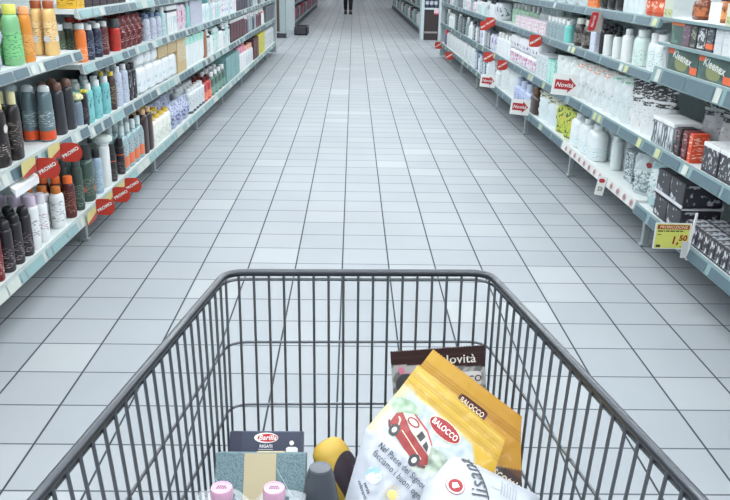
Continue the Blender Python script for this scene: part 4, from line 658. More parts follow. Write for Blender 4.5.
for i, yy in enumerate((3.612, 3.632)):
    o = simple('divider_panel', XR+.02, XR+.26, yy, yy+.008, .8725, (.968 if i == 0 else .95), mat((206, 212, 214), .4)); tag(o, ('nearer' if i else 'farther')+' white upright divider at the left end of the tissue bay', 'divider')
t = put('R3m', [3.51], dict(t='box', wx=.1, wy=.14, h=.092, body=(72, 94, 90), print=((74, 98, 92), (110, 136, 128)), psc=(30, 30, 30), top=(230, 124, 70)), 'tissue_cube', 'green tissue cube with an orange top at the left', 'box')
# ------------------------------------------------------------------ promotion flags, price signs
RED = mat((186, 56, 42), .5); WHITE = mat((232, 234, 232), .5); CLEAR = mat((214, 220, 222), .25)
def flag(x, y, z, side, label, r=.046, slip=True, word='PROMO'):
    s = -1 if side == 'left' else 1
    t = thing('promo_flag', label, 'sign', (x, y, z))
    a = math.radians(31)
    pts = []
    for k in range(28):
        q = 2*PI*k/28; c, d = r*1.12*math.cos(q), r*math.sin(q)
        pts.append((max(c, -r*.82), max(min(d, r*.86), -r*.86)))
    M = frame((0, 0, 0), (1, 0, 0), (0, 0, 1))
    obj('disc', slab(pts, .0015, M, RED), t)
    ca, sa = math.cos(a), math.sin(a)
    text('lettering', word, r*.42, WHITE, t, frame((.004, -.0008, 0), (ca, 0, sa), (-sa, 0, ca)), bold=.0008, sx=1.12)
    # the clip that holds the flag to the price rail
    ex = s*((XL if s < 0 else XR)-.0125)-x
    bm = bmesh.new(); box(bm, min(ex, s*.03), max(ex, s*.03), .0015, .004, -.008, .012); obj('clip', fin(bm, CLEAR, False), t)
    if slip:
        zo = (.552 if z > .4 else .172)-z
        M2 = frame((-1.196-x, 0, zo), (0, 1, 0), (0, 0, 1))
        obj('price_slip', slab([(-.15, -.03), (-.02, -.03), (-.02, .03), (-.15, .03)], .001, M2, mat((198, 190, 130), .5)), t)
        obj('slip_stripe', slab([(-.15, -.03), (-.02, -.03), (-.02, .0), (-.15, -.022)], .0006, frame((-1.1953-x, 0, zo), (0, 1, 0), (0, 0, 1)), mat((172, 62, 54), .5)), t)
    return t
flag(-1.165, 3.24, .533, 'left', 'red promo flag right of its twin on the middle left shelf rail')
flag(-1.165, 2.977, .529, 'left', 'red promo flag nearest the camera on the middle left shelf rail')
flag(-1.165, 3.61, .19, 'left', 'red promo flag lowest of the three on the bottom left rail')
flag(-1.165, 3.88, .176, 'left', 'middle red promo flag of the three on the bottom left rail')
flag(-1.165, 4.10, .168, 'left', 'farthest red promo flag of the three on the bottom left rail')
flag(1.32, 7.93, .82, 'right', 'red promo flag, front one of the overlapping pair, upper right shelf', .052, False)
flag(1.30, 8.12, .775, 'right', 'red promo flag, rear one of the overlapping pair, upper right shelf', .052, False)
flag(1.32, 5.91, .806, 'right', 'red promo flag above the purple banded white packs', .05, False)
flag(1.32, 7.91, .493, 'right', 'red promo flag on the middle right rail, farther of two', .055, False)
flag(1.32, 7.14, .50, 'right', 'red promo flag on the middle right rail, nearer of two', .05, False)
flag(1.32, 12.64, .20, 'right', 'red promo flag at the far end of the bottom right rail', .06, False)
flag(1.32, 11.12, .19, 'right', 'red promo flag second from the far end, bottom right rail', .06, False)
def card(x, y, z, w, h, label, word):
    t = thing('arrow_card', label, 'sign', (x, y, z))
    tl = math.radians(-5); X = Vector((math.cos(tl), 0, math.sin(tl))); Z = Vector((-math.sin(tl), 0, math.cos(tl)))
    obj('card', slab(rect(-w/2, w/2, -h/2, h/2), .0012, frame((0, 0, 0), X, Z), WHITE), t)
    ar = [(-.40, -.22), (.12, -.22), (.12, -.36), (.42, .02), (.12, .38), (.12, .24), (-.40, .24)]
    obj('arrow', slab([(a*w, b*h) for a, b in ar], .0006, frame((0, -.0012, 0), X, Z), mat((176, 42, 48), .5)), t)
    text('lettering', word, h*.30, WHITE, t, frame(Vector((0, -.0018, 0))-X*w*.03, X, Z), shear=.25, bold=.0006)
    ex = XR-x; bm = bmesh.new(); box(bm, min(.03, ex-.02), ex, .0015, .004, -.01, .02); obj('clip', fin(bm, CLEAR, False), t)
card(1.30, 4.89, .625, .16, .125, 'large white card with red arrow on the middle right shelf rail', 'Novità')
card(1.30, 6.14, .29, .15, .12, 'white card with red arrow below the lilac blue bottles', 'Novità')
card(1.30, 7.70, .29, .148, .12, 'smaller white card with red arrow farther along the bottom rail', 'Novità')
# yellow price sign
t = thing('price_sign', 'yellow promotion price sign reading 1,50 on the bottom right rail', 'sign', (1.302, 3.03, .268))
FR = lambda y: frame((0, y, 0), (1, 0, -.012), (.012, 0, 1))
obj('holder', slab(rect(-.074, .074, -.055, .056), .002, FR(.001), mat((222, 226, 226), .3)), t)
obj('card', slab(rect(-.068, .067, -.05, .051), .0008, FR(-.0005), mat((212, 216, 108), .45)), t)
obj('header_band', slab(rect(-.065, .065, .030, .048), .0006, FR(-.0014), mat((160, 52, 34), .45)), t)
text('lettering', 'PROMOZIONE', .0165, mat((236, 214, 170), .5), t, frame((0, -.0022, .0385), (1, 0, -.012), (.012, 0, 1)), shear=.15, bold=.0004, sx=1.02)
text('price_figure', '1,', .044, mat((156, 36, 34), .5), t, frame((.012, -.0016, -.018), (1, 0, 0), (0, 0, 1)), shear=.12, bold=.0014)
text('price_figure', '50', .032, mat((156, 36, 34), .5), t, frame((.044, -.0016, -.008), (1, 0, 0), (0, 0, 1)), shear=.12, bold=.0012)
xx = -.062
SPM = mat((64, 66, 44), .5)
def sprint(*q):
    bm = bmesh.new(); box(bm, *q); obj('small_print', fin(bm, SPM, False), t)
for w in (.021, .004, .014, .018, .014, .012, .020):
    if xx+w > .062: break
    sprint(xx, xx+w, -.0016, -.0012, .020, .0245); xx += w+.004
sprint(-.062, -.046, -.0016, -.0012, .006, .009); sprint(-.062, -.044, -.0016, -.0012, -.046, -.036); sprint(.036, .06, -.0016, -.0012, -.046, -.043)
bm = bmesh.new(); box(bm, .066, .082, .002, .005, -.03, .02); obj('clip', fin(bm, CLEAR, False), t)
b = thing('sign_bracket', 'white vertical shelf bracket right behind the yellow price sign', 'bracket', (1.372, 3.02, .2))
bm = bmesh.new()
loft(bm, [[Vector((x+d, y, z)) for x, y in ((-.004, -.004), (.004, -.004), (.004, .004), (-.004, .004))] for d, z in ((0, -.03), (.0, .04), (.012, .17))])
obj('arm', fin(bm, WHITE, False), b)
bm = bmesh.new(); box(bm, -.03, .006, -.003, .0, -.02, .05); obj('ticket_pocket', fin(bm, mat((206, 208, 206), .4), False), b)
# small hanging tag with red oval
t = thing('hanging_tag', 'small white tag with red oval hanging from the bottom right rail', 'tag', (1.345, 4.12, .215))
a = .25; X = Vector((math.cos(a), 0, -math.sin(a)*.6)).normalized(); Z = Vector((0, 1, 0)).cross(X)*-1; Z = X.cross(Vector((0, 1, 0)))
obj('card', slab(rect(-.024, .024, -.075, .03), .001, frame((0, 0, 0), X, Z), WHITE), t)
obj('emblem', slab(oval(0, .006, .017, .012), .0005, frame((0, -.001, 0), X, Z), mat((176, 48, 56), .5)), t)
obj('small_print', slab(rect(-.014, .014, -.052, -.026), .0005, frame((0, -.001, 0), X, Z), printmat((214, 218, 206), (130, 140, 130), (120, 120, 120), .5)), t)
bm = bmesh.new(); box(bm, .0, .04, .001, .003, .0, .02); obj('clip', fin(bm, CLEAR, False), t)
# red upright tag above the lilac box; price card and shelf-edge labels of the tissue bay
t = thing('red_tag', 'upright red tag with grey edge hanging over the lilac box', 'tag', (1.345, 4.53, 1.02))
obj('card', slab(rect(-.04, .035, -.055, .055), .0015, frame((0, 0, 0), (1, 0, 0), (.18, 0, 1)), mat((168, 156, 150), .5)), t)
obj('red_panel', slab(oval(-.02, 0, .021, .05, 24, 5), .0006, frame((0, -.0015, 0), (1, 0, 0), (.18, 0, 1)), mat((176, 40, 48), .5)), t)
text('lettering', 'Novità', .022, WHITE, t, frame((-.02, -.0026, 0), (.18, 0, 1), (-1, 0, .18)), shear=.2)
bm = bmesh.new(); box(bm, .0, .05, .001, .004, .02, .05); obj('clip', fin(bm, CLEAR, False), t)
for y, w, nm, lab in ((3.13, .05, WHITE, 'blank white price card standing by the amber jars'), (2.98, .05, mat((206, 208, 190), .5), 'pale price label at the right frame edge, top right shelf'), (3.60, .05, mat((196, 204, 190), .5), 'pale price label left of the amber jars, top right shelf')):
    t = thing('price_card', lab, 'card', (1.378, y, 1.0905))
    obj('card', slab(rect(-w, w, -.0, .08), .001, frame((0, 0, 0), (0, -1, 0), (0, 0, 1)), nm), t)
    if nm is not WHITE: obj('print', slab(rect(-w*.8, w*.8, .01, .035), .0004, frame((-.0008, 0, 0), (0, -1, 0), (0, 0, 1)), printmat((200, 202, 130), (150, 160, 120), (90, 90, 90), .5)), t)
# white shelf divider leaning on the bottom left shelf and loose white card by the flags
bm = bmesh.new()
loft(bm, [[Vector((x, y, z)) for x, z in ((0, 0), (-.30, 0), (-.30, .17), (-.02, .05))] for y in (0, .004)])
o = obj('shelf_divider', fin(bm, mat((226, 232, 234), .3), False), None, (-1.24, 6.38, .1925)); tag(o, 'white sloping divider plate between printed bags and grey bottles', 'divider')
bm = bmesh.new()
loft(bm, [[Vector((x, y, z+d)) for x, z in ((0, 0), (-.02, .012), (-.14, .016), (-.14, .014), (-.02, .010), (0, -.03))] for y, d in ((-.10, 0), (.12, .0))])
o = obj('leaflet', fin(bm, mat((228, 230, 232), .5), False), None, (-1.2, 2.86, .50)); tag(o, 'white leaflet hanging from the middle left rail before the flags', 'leaflet')

# ------------------------------------------------------------------ beyond the cross aisle
def far_gondola(side, x, y0, y1, label):
    s = -1 if side == 'left' else 1
    t = thing('far_gondola', label, 'shelf', (s*x, (y0+y1)/2, 0)); off = (s*x, (y0+y1)/2, 0)
    def bx(name, a, b, za, zb, m, ya=y0, yb=y1):
        bm = bmesh.new(); box(bm, min(s*(x+a), s*(x+b)), max(s*(x+a), s*(x+b)), ya, yb, za, zb); obj(name, fin(bm, m, False, off), t)
    bx('plinth', .05, .9, 0, .14, mat((80, 84, 90), .6)); bx('back_panel', .46, .5, .14, 2.0, mat((130, 142, 148), .6))
    for z in (.18, .58, .98, 1.4): bx('shelf', 0, .46, z-.04, z, RAIL)
    bx('end_panel', .0, .9, .0, 2.0, mat((176, 188, 192), .5), y0-.03, y0)
far_gondola('left', 1.30, 18.4, 31, 'far left gondola beyond the cross aisle')
far_gondola('right', 1.40, 16.62, 31, 'far right gondola behind the brown display bin')
for s, x, y0, n, cols in ((-1, 1.30, 18.42, 26, (((110, 50, 62), 'dark red'), ((150, 140, 152), 'pale mauve'), ((74, 64, 78), 'dark violet'), ((176, 70, 90), 'rose red'))),
                          (1, 1.40, 16.64, 28, (((150, 176, 176), 'pale teal'), ((120, 136, 136), 'grey green'), ((206, 214, 216), 'white'), ((96, 66, 66), 'brown')))):
    st = (31-y0)/n
    for j, z in enumerate((.18, .58)):
        for i in range(n):
            c, nm = cols[(i*7+j*3+i//3) % len(cols)]
            me = proto(dict(t='box', wx=.2, wy=round(st*.9, 3), h=.27 if (i+j) % 3 else .2, body=c, print=(c, tuple(min(255, q+50) for q in c))), True)[0][1]
            o = obj('far_carton', me, None, (s*(x+.13), y0+st*(i+.5), z+.0005)); lb = '%s carton on the far %s gondola beyond the cross aisle' % (nm, 'left' if s < 0 else 'right')
            tag(o, lb, 'carton', 'set of '+lb)
# brown display bin with bottles on the right
t = thing('display_bin', 'dark brown display bin with white posts beyond the right shelving', 'display', (1.54, 16.4, 0))
def bxp(name, q, m, parent, bev=0):
    bm = bmesh.new(); box(bm, *q, bev, 1); return obj(name, fin(bm, m, bool(bev)), parent)
DB = mat((52, 44, 46), .5); PW = mat((190, 204, 208), .4)
bxp('bin', (-.14, .14, -.18, .18, .0, .58), DB, t)
bxp('front_strip', (-.13, .13, -.188, -.18, .13, .165), mat((150, 142, 140), .4), t)
bxp('post', (-.2, -.145, -.19, .19, 0, 1.5), PW, t); bxp('post', (.145, .22, -.19, .19, 0, 1.5), PW, t)
bxp('rim', (-.145, .145, -.19, .19, .58, .61), PW, t)
bxp('top_panel', (-.2, .22, -.19, .19, 1.5, 1.54), PW, t)
bxp('red_ticket', (.045, .14, -.196, -.19, .5, .59), mat((214, 190, 196), .5), t); bxp('red_stripe', (.045, .14, -.1975, -.196, .49, .515), mat((190, 70, 84), .5), t)
pp = proto(dict(t='bottle', wx=.075, wy=.075, h=.3, body=(70, 78, 100), cap=(206, 214, 220), caph=.09, capr=.022, label=((206, 212, 220), (90, 100, 130), .3, .6)), True)[0][1]
for i in range(3):
    for k in range(2):
        o = obj('display_bottle', pp, None, (1.54-.09+i*.09, 16.31+k*.12, .6105)); tag(o, 'dark blue bottle standing on the brown display bin', 'bottle', 'bottles on the display bin')
# column display and black crate on the left
t = thing('column_display', 'grey column display with a brown edge beyond the left shelving', 'display', (-1.41, 16.2, 0))
bxp('base', (-.09, .09, -.09, .09, 0, .09), mat((48, 50, 56), .5), t)
bxp('column', (-.03, .085, -.08, .08, .09, 1.7), mat((150, 166, 168), .5), t); bxp('brown_edge', (-.085, -.03, -.085, .07, .12, 1.1), mat((74, 56, 50), .5), t)
bxp('cap', (-.1, .1, -.1, .1, 1.7, 1.76), mat((60, 62, 66), .5), t)
t = thing('black_crate', 'low black crate on the floor beside the far left gondola', 'crate', (-1.08, 17.3, 0))
bm = bmesh.new(); box(bm, -.13, .13, -.4, .4, 0, .02); box(bm, -.13, -.11, -.4, .4, 0, .16); box(bm, .11, .13, -.4, .4, 0, .16); box(bm, -.13, .13, -.4, -.38, 0, .16); box(bm, -.13, .13, .38, .4, 0, .16)
obj('crate', fin(bm, mat((52, 54, 62), .5), False), t)
bm = bmesh.new(); box(bm, -.105, .105, -.375, .375, .02, .12); obj('contents', fin(bm, mat((66, 62, 72), .6), False), t)
# walking person far away
def skin(name, pts, edges, m, parent, sub=2):
    me = bpy.data.meshes.new(name); me.from_pydata([p[:3] for p in pts], edges, []); o = bpy.data.objects.new(name, me); COL.objects.link(o)
    o.parent = parent
    md = o.modifiers.new('skin', 'SKIN'); md.use_smooth_shade = True
    for v, p in zip(me.skin_vertices[0].data, pts): v.radius = (p[3], p[4] if len(p) > 4 else p[3])
    me.skin_vertices[0].data[0].use_root = True
    s = o.modifiers.new('sub', 'SUBSURF'); s.levels = sub; s.render_levels = sub
    dg = bpy.context.evaluated_depsgraph_get(); dg.update()
    m2 = bpy.data.meshes.new_from_object(o.evaluated_get(dg)); o.modifiers.clear(); o.data = m2
    m2.materials.clear(); m2.materials.append(m); m2.polygons.foreach_set('use_smooth', [True]*len(m2.polygons)); return o
P = thing('person', 'person in black trousers and dark jacket walking at the far end of the aisle', 'person', (-.165, 25.93, 0))
body = [(0, 0, .95, .13, .10), (0, 0, 1.15, .13, .095), (0, 0, 1.36, .15, .10), (0, 0, 1.47, .055, .055), (0, -.01, 1.56, .07, .08), (0, 0, 1.68, .065, .075),
        (-.19, 0, 1.39, .05), (-.24, .05, 1.13, .04), (-.23, -.06, .9, .032), (-.23, -.09, .80, .03), (.19, 0, 1.39, .05), (.24, -.03, 1.13, .04), (.24, -.14, .92, .032), (.24, -.18, .83, .03),
        (-.09, 0, .86, .085), (-.085, .03, .48, .055), (-.08, .1, .1, .038), (-.08, .02, .045, .035), (.09, 0, .86, .085), (.085, -.05, .48, .055), (.08, -.09, .1, .038), (.08, -.17, .045, .035)]
ed = [(0, 1), (1, 2), (2, 3), (3, 4), (4, 5), (2, 6), (6, 7), (7, 8), (8, 9), (2, 10), (10, 11), (11, 12), (12, 13), (0, 14), (14, 15), (15, 16), (16, 17), (0, 18), (18, 19), (19, 20), (20, 21)]
skin('body', body, ed, mat((196, 150, 128), .6), P)
tr = [(0, 0, .97, .15, .12), (-.09, 0, .86, .1), (-.085, .03, .48, .075), (-.08, .1, .09, .058), (.09, 0, .86, .1), (.085, -.05, .48, .075), (.08, -.09, .09, .058)]
skin('trousers', tr, [(0, 1), (1, 2), (2, 3), (0, 4), (4, 5), (5, 6)], mat((34, 34, 42), .8), P)
jk = [(0, 0, 1.0, .16, .125), (0, 0, 1.18, .16, .12), (0, 0, 1.37, .165, .12), (0, 0, 1.46, .08), (-.2, 0, 1.39, .065), (-.24, .05, 1.13, .055), (-.23, -.05, .91, .045), (.2, 0, 1.39, .065), (.24, -.03, 1.13, .055), (.24, -.13, .93, .045)]
skin('jacket', jk, [(0, 1), (1, 2), (2, 3), (2, 4), (4, 5), (5, 6), (2, 7), (7, 8), (8, 9)], mat((50, 54, 66), .8), P)
for x, y in ((-.08, .06), (.08, -.13)):
    bm = bmesh.new(); loft(bm, [ring(.05*a, .13*b_, z, 16, 2.6, x, y-.01) for a, b_, z in ((1, 1, 0), (1, 1, .03), (.85, .8, .07), (.7, .5, .1))]); obj('shoe', fin(bm, mat((28, 28, 32), .5)), P)
bm = bmesh.new(); bmesh.ops.create_uvsphere(bm, u_segments=20, v_segments=12, radius=1, matrix=Matrix.Translation((0, .02, 1.685)) @ Matrix.Diagonal((.095, .1, .085, 1))); obj('hair', fin(bm, mat((52, 42, 36), .8)), P)

# ------------------------------------------------------------------ shopping trolley
T = thing('shopping_trolley', 'grey wire shopping trolley in the foreground holding groceries', 'trolley', (.02, .7, 0)); TO = (.02, .7, 0)
CH = mat((108, 112, 117), .32, .85); RIM = mat((70, 74, 80), .3, .7, coat=.2)
zt, zb = .82, .50
FLt, FRt = Vector((-.187, 1.133, zt)), Vector((.212, 1.143, zt)); RLt, RRt = Vector((-.314, .28, zt)), Vector((.366, .28, zt))
FLb, FRb = Vector((-.176, 1.066, zb)), Vector((.203, 1.076, zb)); RLb, RRb = Vector((-.258, .30, zb)), Vector((.312, .30, zb))
def mesh_tubes(name, paths, m, parent=T, n=7):
    bm = bmesh.new()
    for pts, r in paths: tube(bm, pts, r, n)
    return obj(name, fin(bm, m, True, TO), parent)
def rimloop(z, f, r, out=0.0, open_=True):
    a = [RLt.lerp(RLb, f), FLt.lerp(FLb, f), FRt.lerp(FRb, f), RRt.lerp(RRb, f)]
    c = sum(a, Vector())/4
    a = [p+Vector((math.copysign(out, p.x-c.x), math.copysign(out, p.y-c.y), 0)) for p in a]
    return fillet(a, r, 6)
mesh_tubes('rim', [(rimloop(zt, 0, .03, .002), .0058)], RIM, n=12)
mesh_tubes('rim_wire', [(rimloop(zt, .035, .03, -.004), .0024)], CH)
mesh_tubes('basket_hoop', [(rimloop(0, .335, .03, .003), .0022)], CH)
mesh_tubes('basket_hoop', [(rimloop(0, .64, .03, .003), .0022)], CH)
mesh_tubes('basket_hoop', [(rimloop(0, .985, .03, .002), .003)], CH)
fw = []
for i in range(17):
    u = .041+.918*i/16
    fw.append((fillet([FLt.lerp(FRt, u), FLb.lerp(FRb, u), FLb.lerp(FRb, u)+Vector((0, -.06, 0))], .02), .0021))
mesh_tubes('front_panel', fw, CH)
for a, b, c, d in ((FLt, RLt, FLb, RLb), (FRt, RRt, FRb, RRb)):
    sd = []
    for i in range(33):
        u = (i+.45)/33; sd.append((fillet([a.lerp(b, u), c.lerp(d, u), c.lerp(d, u)*.85+Vector((.02, c.lerp(d, u).y, zb))*.15], .015, 3), .0021))
    mesh_tubes('side_panel', sd, CH)
mesh_tubes('rear_panel', [([RLt.lerp(RRt, (i+.5)/22), RLb.lerp(RRb, (i+.5)/22)], .0021) for i in range(22)]+[([RLt, RRt], .005), ([RLt.lerp(RLb, .5), RRt.lerp(RRb, .5)], .0024)], CH)
mesh_tubes('basket_floor', [([FLb.lerp(FRb, i/15), RLb.lerp(RRb, i/15)], .002) for i in range(16)]+[([FLb.lerp(RLb, i/9), FRb.lerp(RRb, i/9)], .0025) for i in range(10)], CH)
mesh_tubes('handle', [(fillet([(-.30, .28, .84), (-.32, .19, .93), (.37, .19, .93), (.352, .28, .84)], .03), .011)], mat((60, 62, 66), .4), n=12)
mesh_tubes('chassis', [(fillet([(-.27, .30, .86), (-.29, .36, .2), (-.24, 1.0, .155), (.265, 1.0, .155), (.34, .36, .2), (.32, .30, .86)], .06), .011),
                       ([(-.24, .95, .16), (-.2, .9, .50)], .009), ([(.265, .95, .16), (.23, .9, .50)], .009), ([(-.288, .40, .2), (.338, .40, .2)], .009)], CH, n=10)
for x, y in ((-.22, .98), (.245, .98), (-.275, .42), (.325, .42)):
    bm = bmesh.new(); box(bm, x-.016, x+.016, y-.03, y+.03, .1, .15, .004, 1); f = obj('caster', fin(bm, CH, True, TO), T)
    bm = bmesh.new(); rr = []
    for dx in (-.014, -.011, .011, .014):
        k = 1 if abs(dx) < .012 else .9
        rr.append([Vector((x+dx, y-.02+.052*k*math.cos(2*PI*q/24), .052+.052*k*math.sin(2*PI*q/24))) for q in range(24)])
    loft(bm, rr); w = obj('wheel', fin(bm, mat((44, 46, 50), .6), True, TO), f)

# ------------------------------------------------------------------ groceries in the trolley
FLZ = zb+.0035
def pmesh(name, polys, m, parent, M):
    bm = bmesh.new()
    for pl in polys: bm.faces.new([bm.verts.new(M @ Vector((x, y, 0))) for x, y in pl])
    return obj(name, fin(bm, m, False), parent)
# navy pasta box
t = thing('pasta_box', 'navy blue pasta box with red and white oval logo at the basket front', 'box', (-.1188, 1.0-.115*math.sin(.56), .626-.115*math.cos(.56))); t.rotation_euler = (-.56, 0, 0)
bxp('carton', (-.0525, .0525, 0, .045, 0, .115), mat((62, 68, 88), .45), t, .0015)
bxp('side_fold', (-.0527, -.035, -.0003, .02, .002, .114), mat((54, 58, 78), .45), t)
F = lambda g, x=0, z=0: frame((x, -g, z), (1, 0, 0), (0, 0, 1))
pmesh('logo_white', [oval(0, 0, .0175, .0074)], mat((236, 236, 236), .4), t, F(.0008, .0, .1055))
pmesh('logo_red', [oval(0.002, 0, .0145, .0056)], mat((196, 36, 52), .4), t, F(.0012, .0, .1055))
text('lettering', 'Barilla', .0098, mat((240, 240, 240), .4), t, F(.0017, .002, .1056), shear=.2, bold=.0002)
text('product_name', 'RIGATI', .0058, mat((226, 228, 232), .4), t, F(.001, 0, .0935), bold=.0002)
pmesh('small_print', [rect(-.011, .010, -.0005, .0005)], mat((190, 194, 200), .4), t, F(.001, 0, .0892))
pmesh('serving_mark', [oval(.037, .1165, .0034, .0034), [(.029, .103), (.046, .103), (.046, .109), (.043, .111), (.032, .111), (.029, .109)]], mat((230, 232, 232), .4), t, F(.001, 0, -.018))
# teal and cream box
t = thing('pasta_carton', 'teal carton with a cream centre band in front of the navy box', 'box', (-.1175, .92-.14*math.sin(.56), .643-.14*math.cos(.56))); t.rotation_euler = (-.56, 0, 0); H = .14
bxp('carton', (-.0605, .0605, 0, .04, 0, H), printmat((94, 120, 127), (106, 132, 138), (420, 420, 420), .52, .45), t, .0012)
pmesh('cream_band', [[(-.022, 0), (.021, 0), (.021, H-.001), (-.022, H-.001)]], mat((186, 176, 144), .5), t, F(.0008))
for pl in ([(.022, .03), (.0595, .03), (.0595, H-.0015), (.022, H-.0015)], [(-.0595, .05), (-.0225, .05), (-.0225, H-.0015), (-.0595, H-.0015)]): pmesh('woven_corner', [pl], printmat((88, 115, 123), (118, 143, 149), (700, 700, 700), .48), t, F(.0007))
for pl in ([(.022, .12), (.058, .06), (.0575, .0585), (.022, .118)], [(-.0595, .105), (-.0225, .055), (-.0225, .057), (-.0595, .107)]): pmesh('fold_edge', [pl], mat((166, 186, 188), .5), t, F(.0012))
bxp('cream_flap', (-.006, .030, .001, .035, H-.0005, H+.0012), mat((190, 182, 152), .5), t)
# bottles in shrink wrap
for i, (x, lab) in enumerate(((-.1487, 'left clear bottle with pink cap inside the shrink wrap'), (-.0868, 'right clear bottle with pink cap inside the shrink wrap'))):
    t = thing('water_bottle', lab, 'bottle', (x, .79, FLZ))
    bm = bmesh.new(); lathe(bm, [(.026, 0), (.0295, .006), (.0295, .06), (.028, .07), (.0295, .08), (.0295, .12), (.022, .146), (.0125, .158), (.0118, .166)], 24); obj('body', fin(bm, mat((206, 214, 224), .12, 0, .75)), t)
    bm = bmesh.new(); loft(bm, [[Vector((r*(1+.025*(k % 2))*math.cos(2*PI*k/40), r*(1+.025*(k % 2))*math.sin(2*PI*k/40), z)) for k in range(40)] for r, z in ((.0126, .163), (.0130, .165), (.0130, .176), (.0120, .1785), (.0106, .1785), (.0104, .1778))])
    obj('cap', fin(bm, mat((204, 160, 186), .45), ang=50), t)
    bm = bmesh.new()
    for r_ in range(2):
        for k in range(5 if r_ == 0 else 4): box(bm, -.006+k*.0026+.001*r_, -.0042+k*.0026+.001*r_, -.002+r_*.0035, .0005+r_*.0035, .1775, .1782)
    obj('date_print', fin(bm, mat((120, 90, 110), .5), False), t)
    bm = bmesh.new(); loft(bm, [ring(.0299, .0299, z, 24) for z in (.085, .1, .115)], False, False); obj('label', fin(bm, printmat((214, 200, 212), (150, 120, 150), (60, 60, 60), .55)), t)
bm = bmesh.new(); nu, nv = 28, 14; G = []
for i in range(nu+1):
    row = []
    for j in range(nv+1):
        x = -.182+.131*i/nu; y = .755+.07*j/nv
        d = min(math.hypot(x+.1487, y-.79), math.hypot(x+.0868, y-.79))
        z = FLZ+.160-.75*max(0, d-.017)**1.1*.9-.012*math.exp(-((x+.118)/.012)**2)+.0022*noise.noise(Vector((x*60, y*60, 1)))
        row.append(bm.verts.new((x, y, z)))
    G.append(row)
for i in range(nu):
    for j in range(nv):
        c = G[i][j].co
        if min(math.hypot(c.x+.1487, c.y-.79), math.hypot(c.x+.0868, c.y-.79)) > .0135: bm.faces.new((G[i][j], G[i+1][j], G[i+1][j+1], G[i][j+1]))
o = obj('shrink_wrap', fin(bm, mat((226, 232, 238), .15, 0, .0, .34))); tag(o, 'clear wrinkled shrink wrap around the two pink capped bottles', 'wrap')
# dark grey bottle
t = thing('fabric_bottle', 'dark grey bottle with tapered cap in the trolley centre', 'bottle', (-.0344, .835, FLZ))
bm = bmesh.new(); loft(bm, [ring(a, a*.8, z, 24, 2.4) for a, z in ((.022, 0), (.024, .005), (.024, .095), (.0235, .108), (.0225, .115))]); obj('body', fin(bm, mat((74, 80, 88), .35)), t)
bm = bmesh.new(); loft(bm, [ring(a, a*.92, z, 24) for a, z in ((.0250, .1145), (.0246, .120), (.0180, .162), (.0140, .1735))]); obj('cap', fin(bm, mat((66, 72, 80), .35)), t)
bm = bmesh.new(); loft(bm, [ring(a, a*.92, z, 24) for a, z in ((.0138, .1735), (.0134, .176), (.0112, .1775))]); obj('cap_top', fin(bm, mat((92, 98, 106), .4)), t)
# yellow packet with dark sleeve, lying tilted
A0, A1 = Vector((-.029, .955, .627)), Vector((.028, .913, .545)); ax = (A1-A0).normalized()
t = thing('coffee_packet', 'yellow rounded packet with dark purple sleeve leaning beside the grey bottle', 'packet', A0); xa = ax.orthogonal().normalized(); ya = ax.cross(xa)
def capsule(r, l0, l1, round0=True):
    R = []
    for k in range(6):
        q = k/5*PI/2
        if round0: R.append((r*(.35+.65*math.sin(q)), l0+r*.5*(1-math.cos(PI/2-q))*1.0-0))
    if not round0: R = [(r, l0)]
    R += [(r, l0+r*.6), (r, l1-r*.3), (r*.8, l1)]
    return R
def axl(R, n=28): return [[ax*l+xa*r*math.cos(2*PI*k/n)+ya*r*math.sin(2*PI*k/n)*.85 for k in range(n)] for r, l in R]
L = (A1-A0).length
bm = bmesh.new(); loft(bm, axl([(.008, -.012), (.016, -.010), (.0235, -.003), (.0265, .008), (.0265, .05), (.0265, L-.01), (.021, L)])); obj('pack', fin(bm, mat((188, 156, 60), .45, bump=.2)), t)
bm = bmesh.new(); n = 28; R = []
for k in range(0):
    l = .0; row = []
    for q in range(-9, 10):
        th = 2.75+q*.115; a_ = .0228
        lo = .022+.010*(q/9.)**2*2.2
        ll = lo+(L-.012-lo)*k/8
        row.append(ax*ll+xa*a_*math.cos(th)+ya*a_*math.sin(th)*.87)
    R.append(row)
sleeve = R
# turn the sleeve so that it lies on the side of the packet that faces up and right
best = Vector((.55, -.45, .70)); best = (best-ax*best.dot(ax)).normalized(); th0 = math.atan2(best.dot(ya), best.dot(xa))
R = []
for k in range(9):
    row = []
    for q in range(-9, 10):
        th = th0+q*.125; lo = .014+.02*(q/9.)**2; ll = lo+(L-.012-lo)*k/8
        row.append(ax*ll+xa*.0274*math.cos(th)+ya*.0274*math.sin(th)*.87)
    R.append(row)
loft(bm, R, False, False, closed=False); obj('sleeve', fin(bm, mat((52, 44, 54), .4)), t)

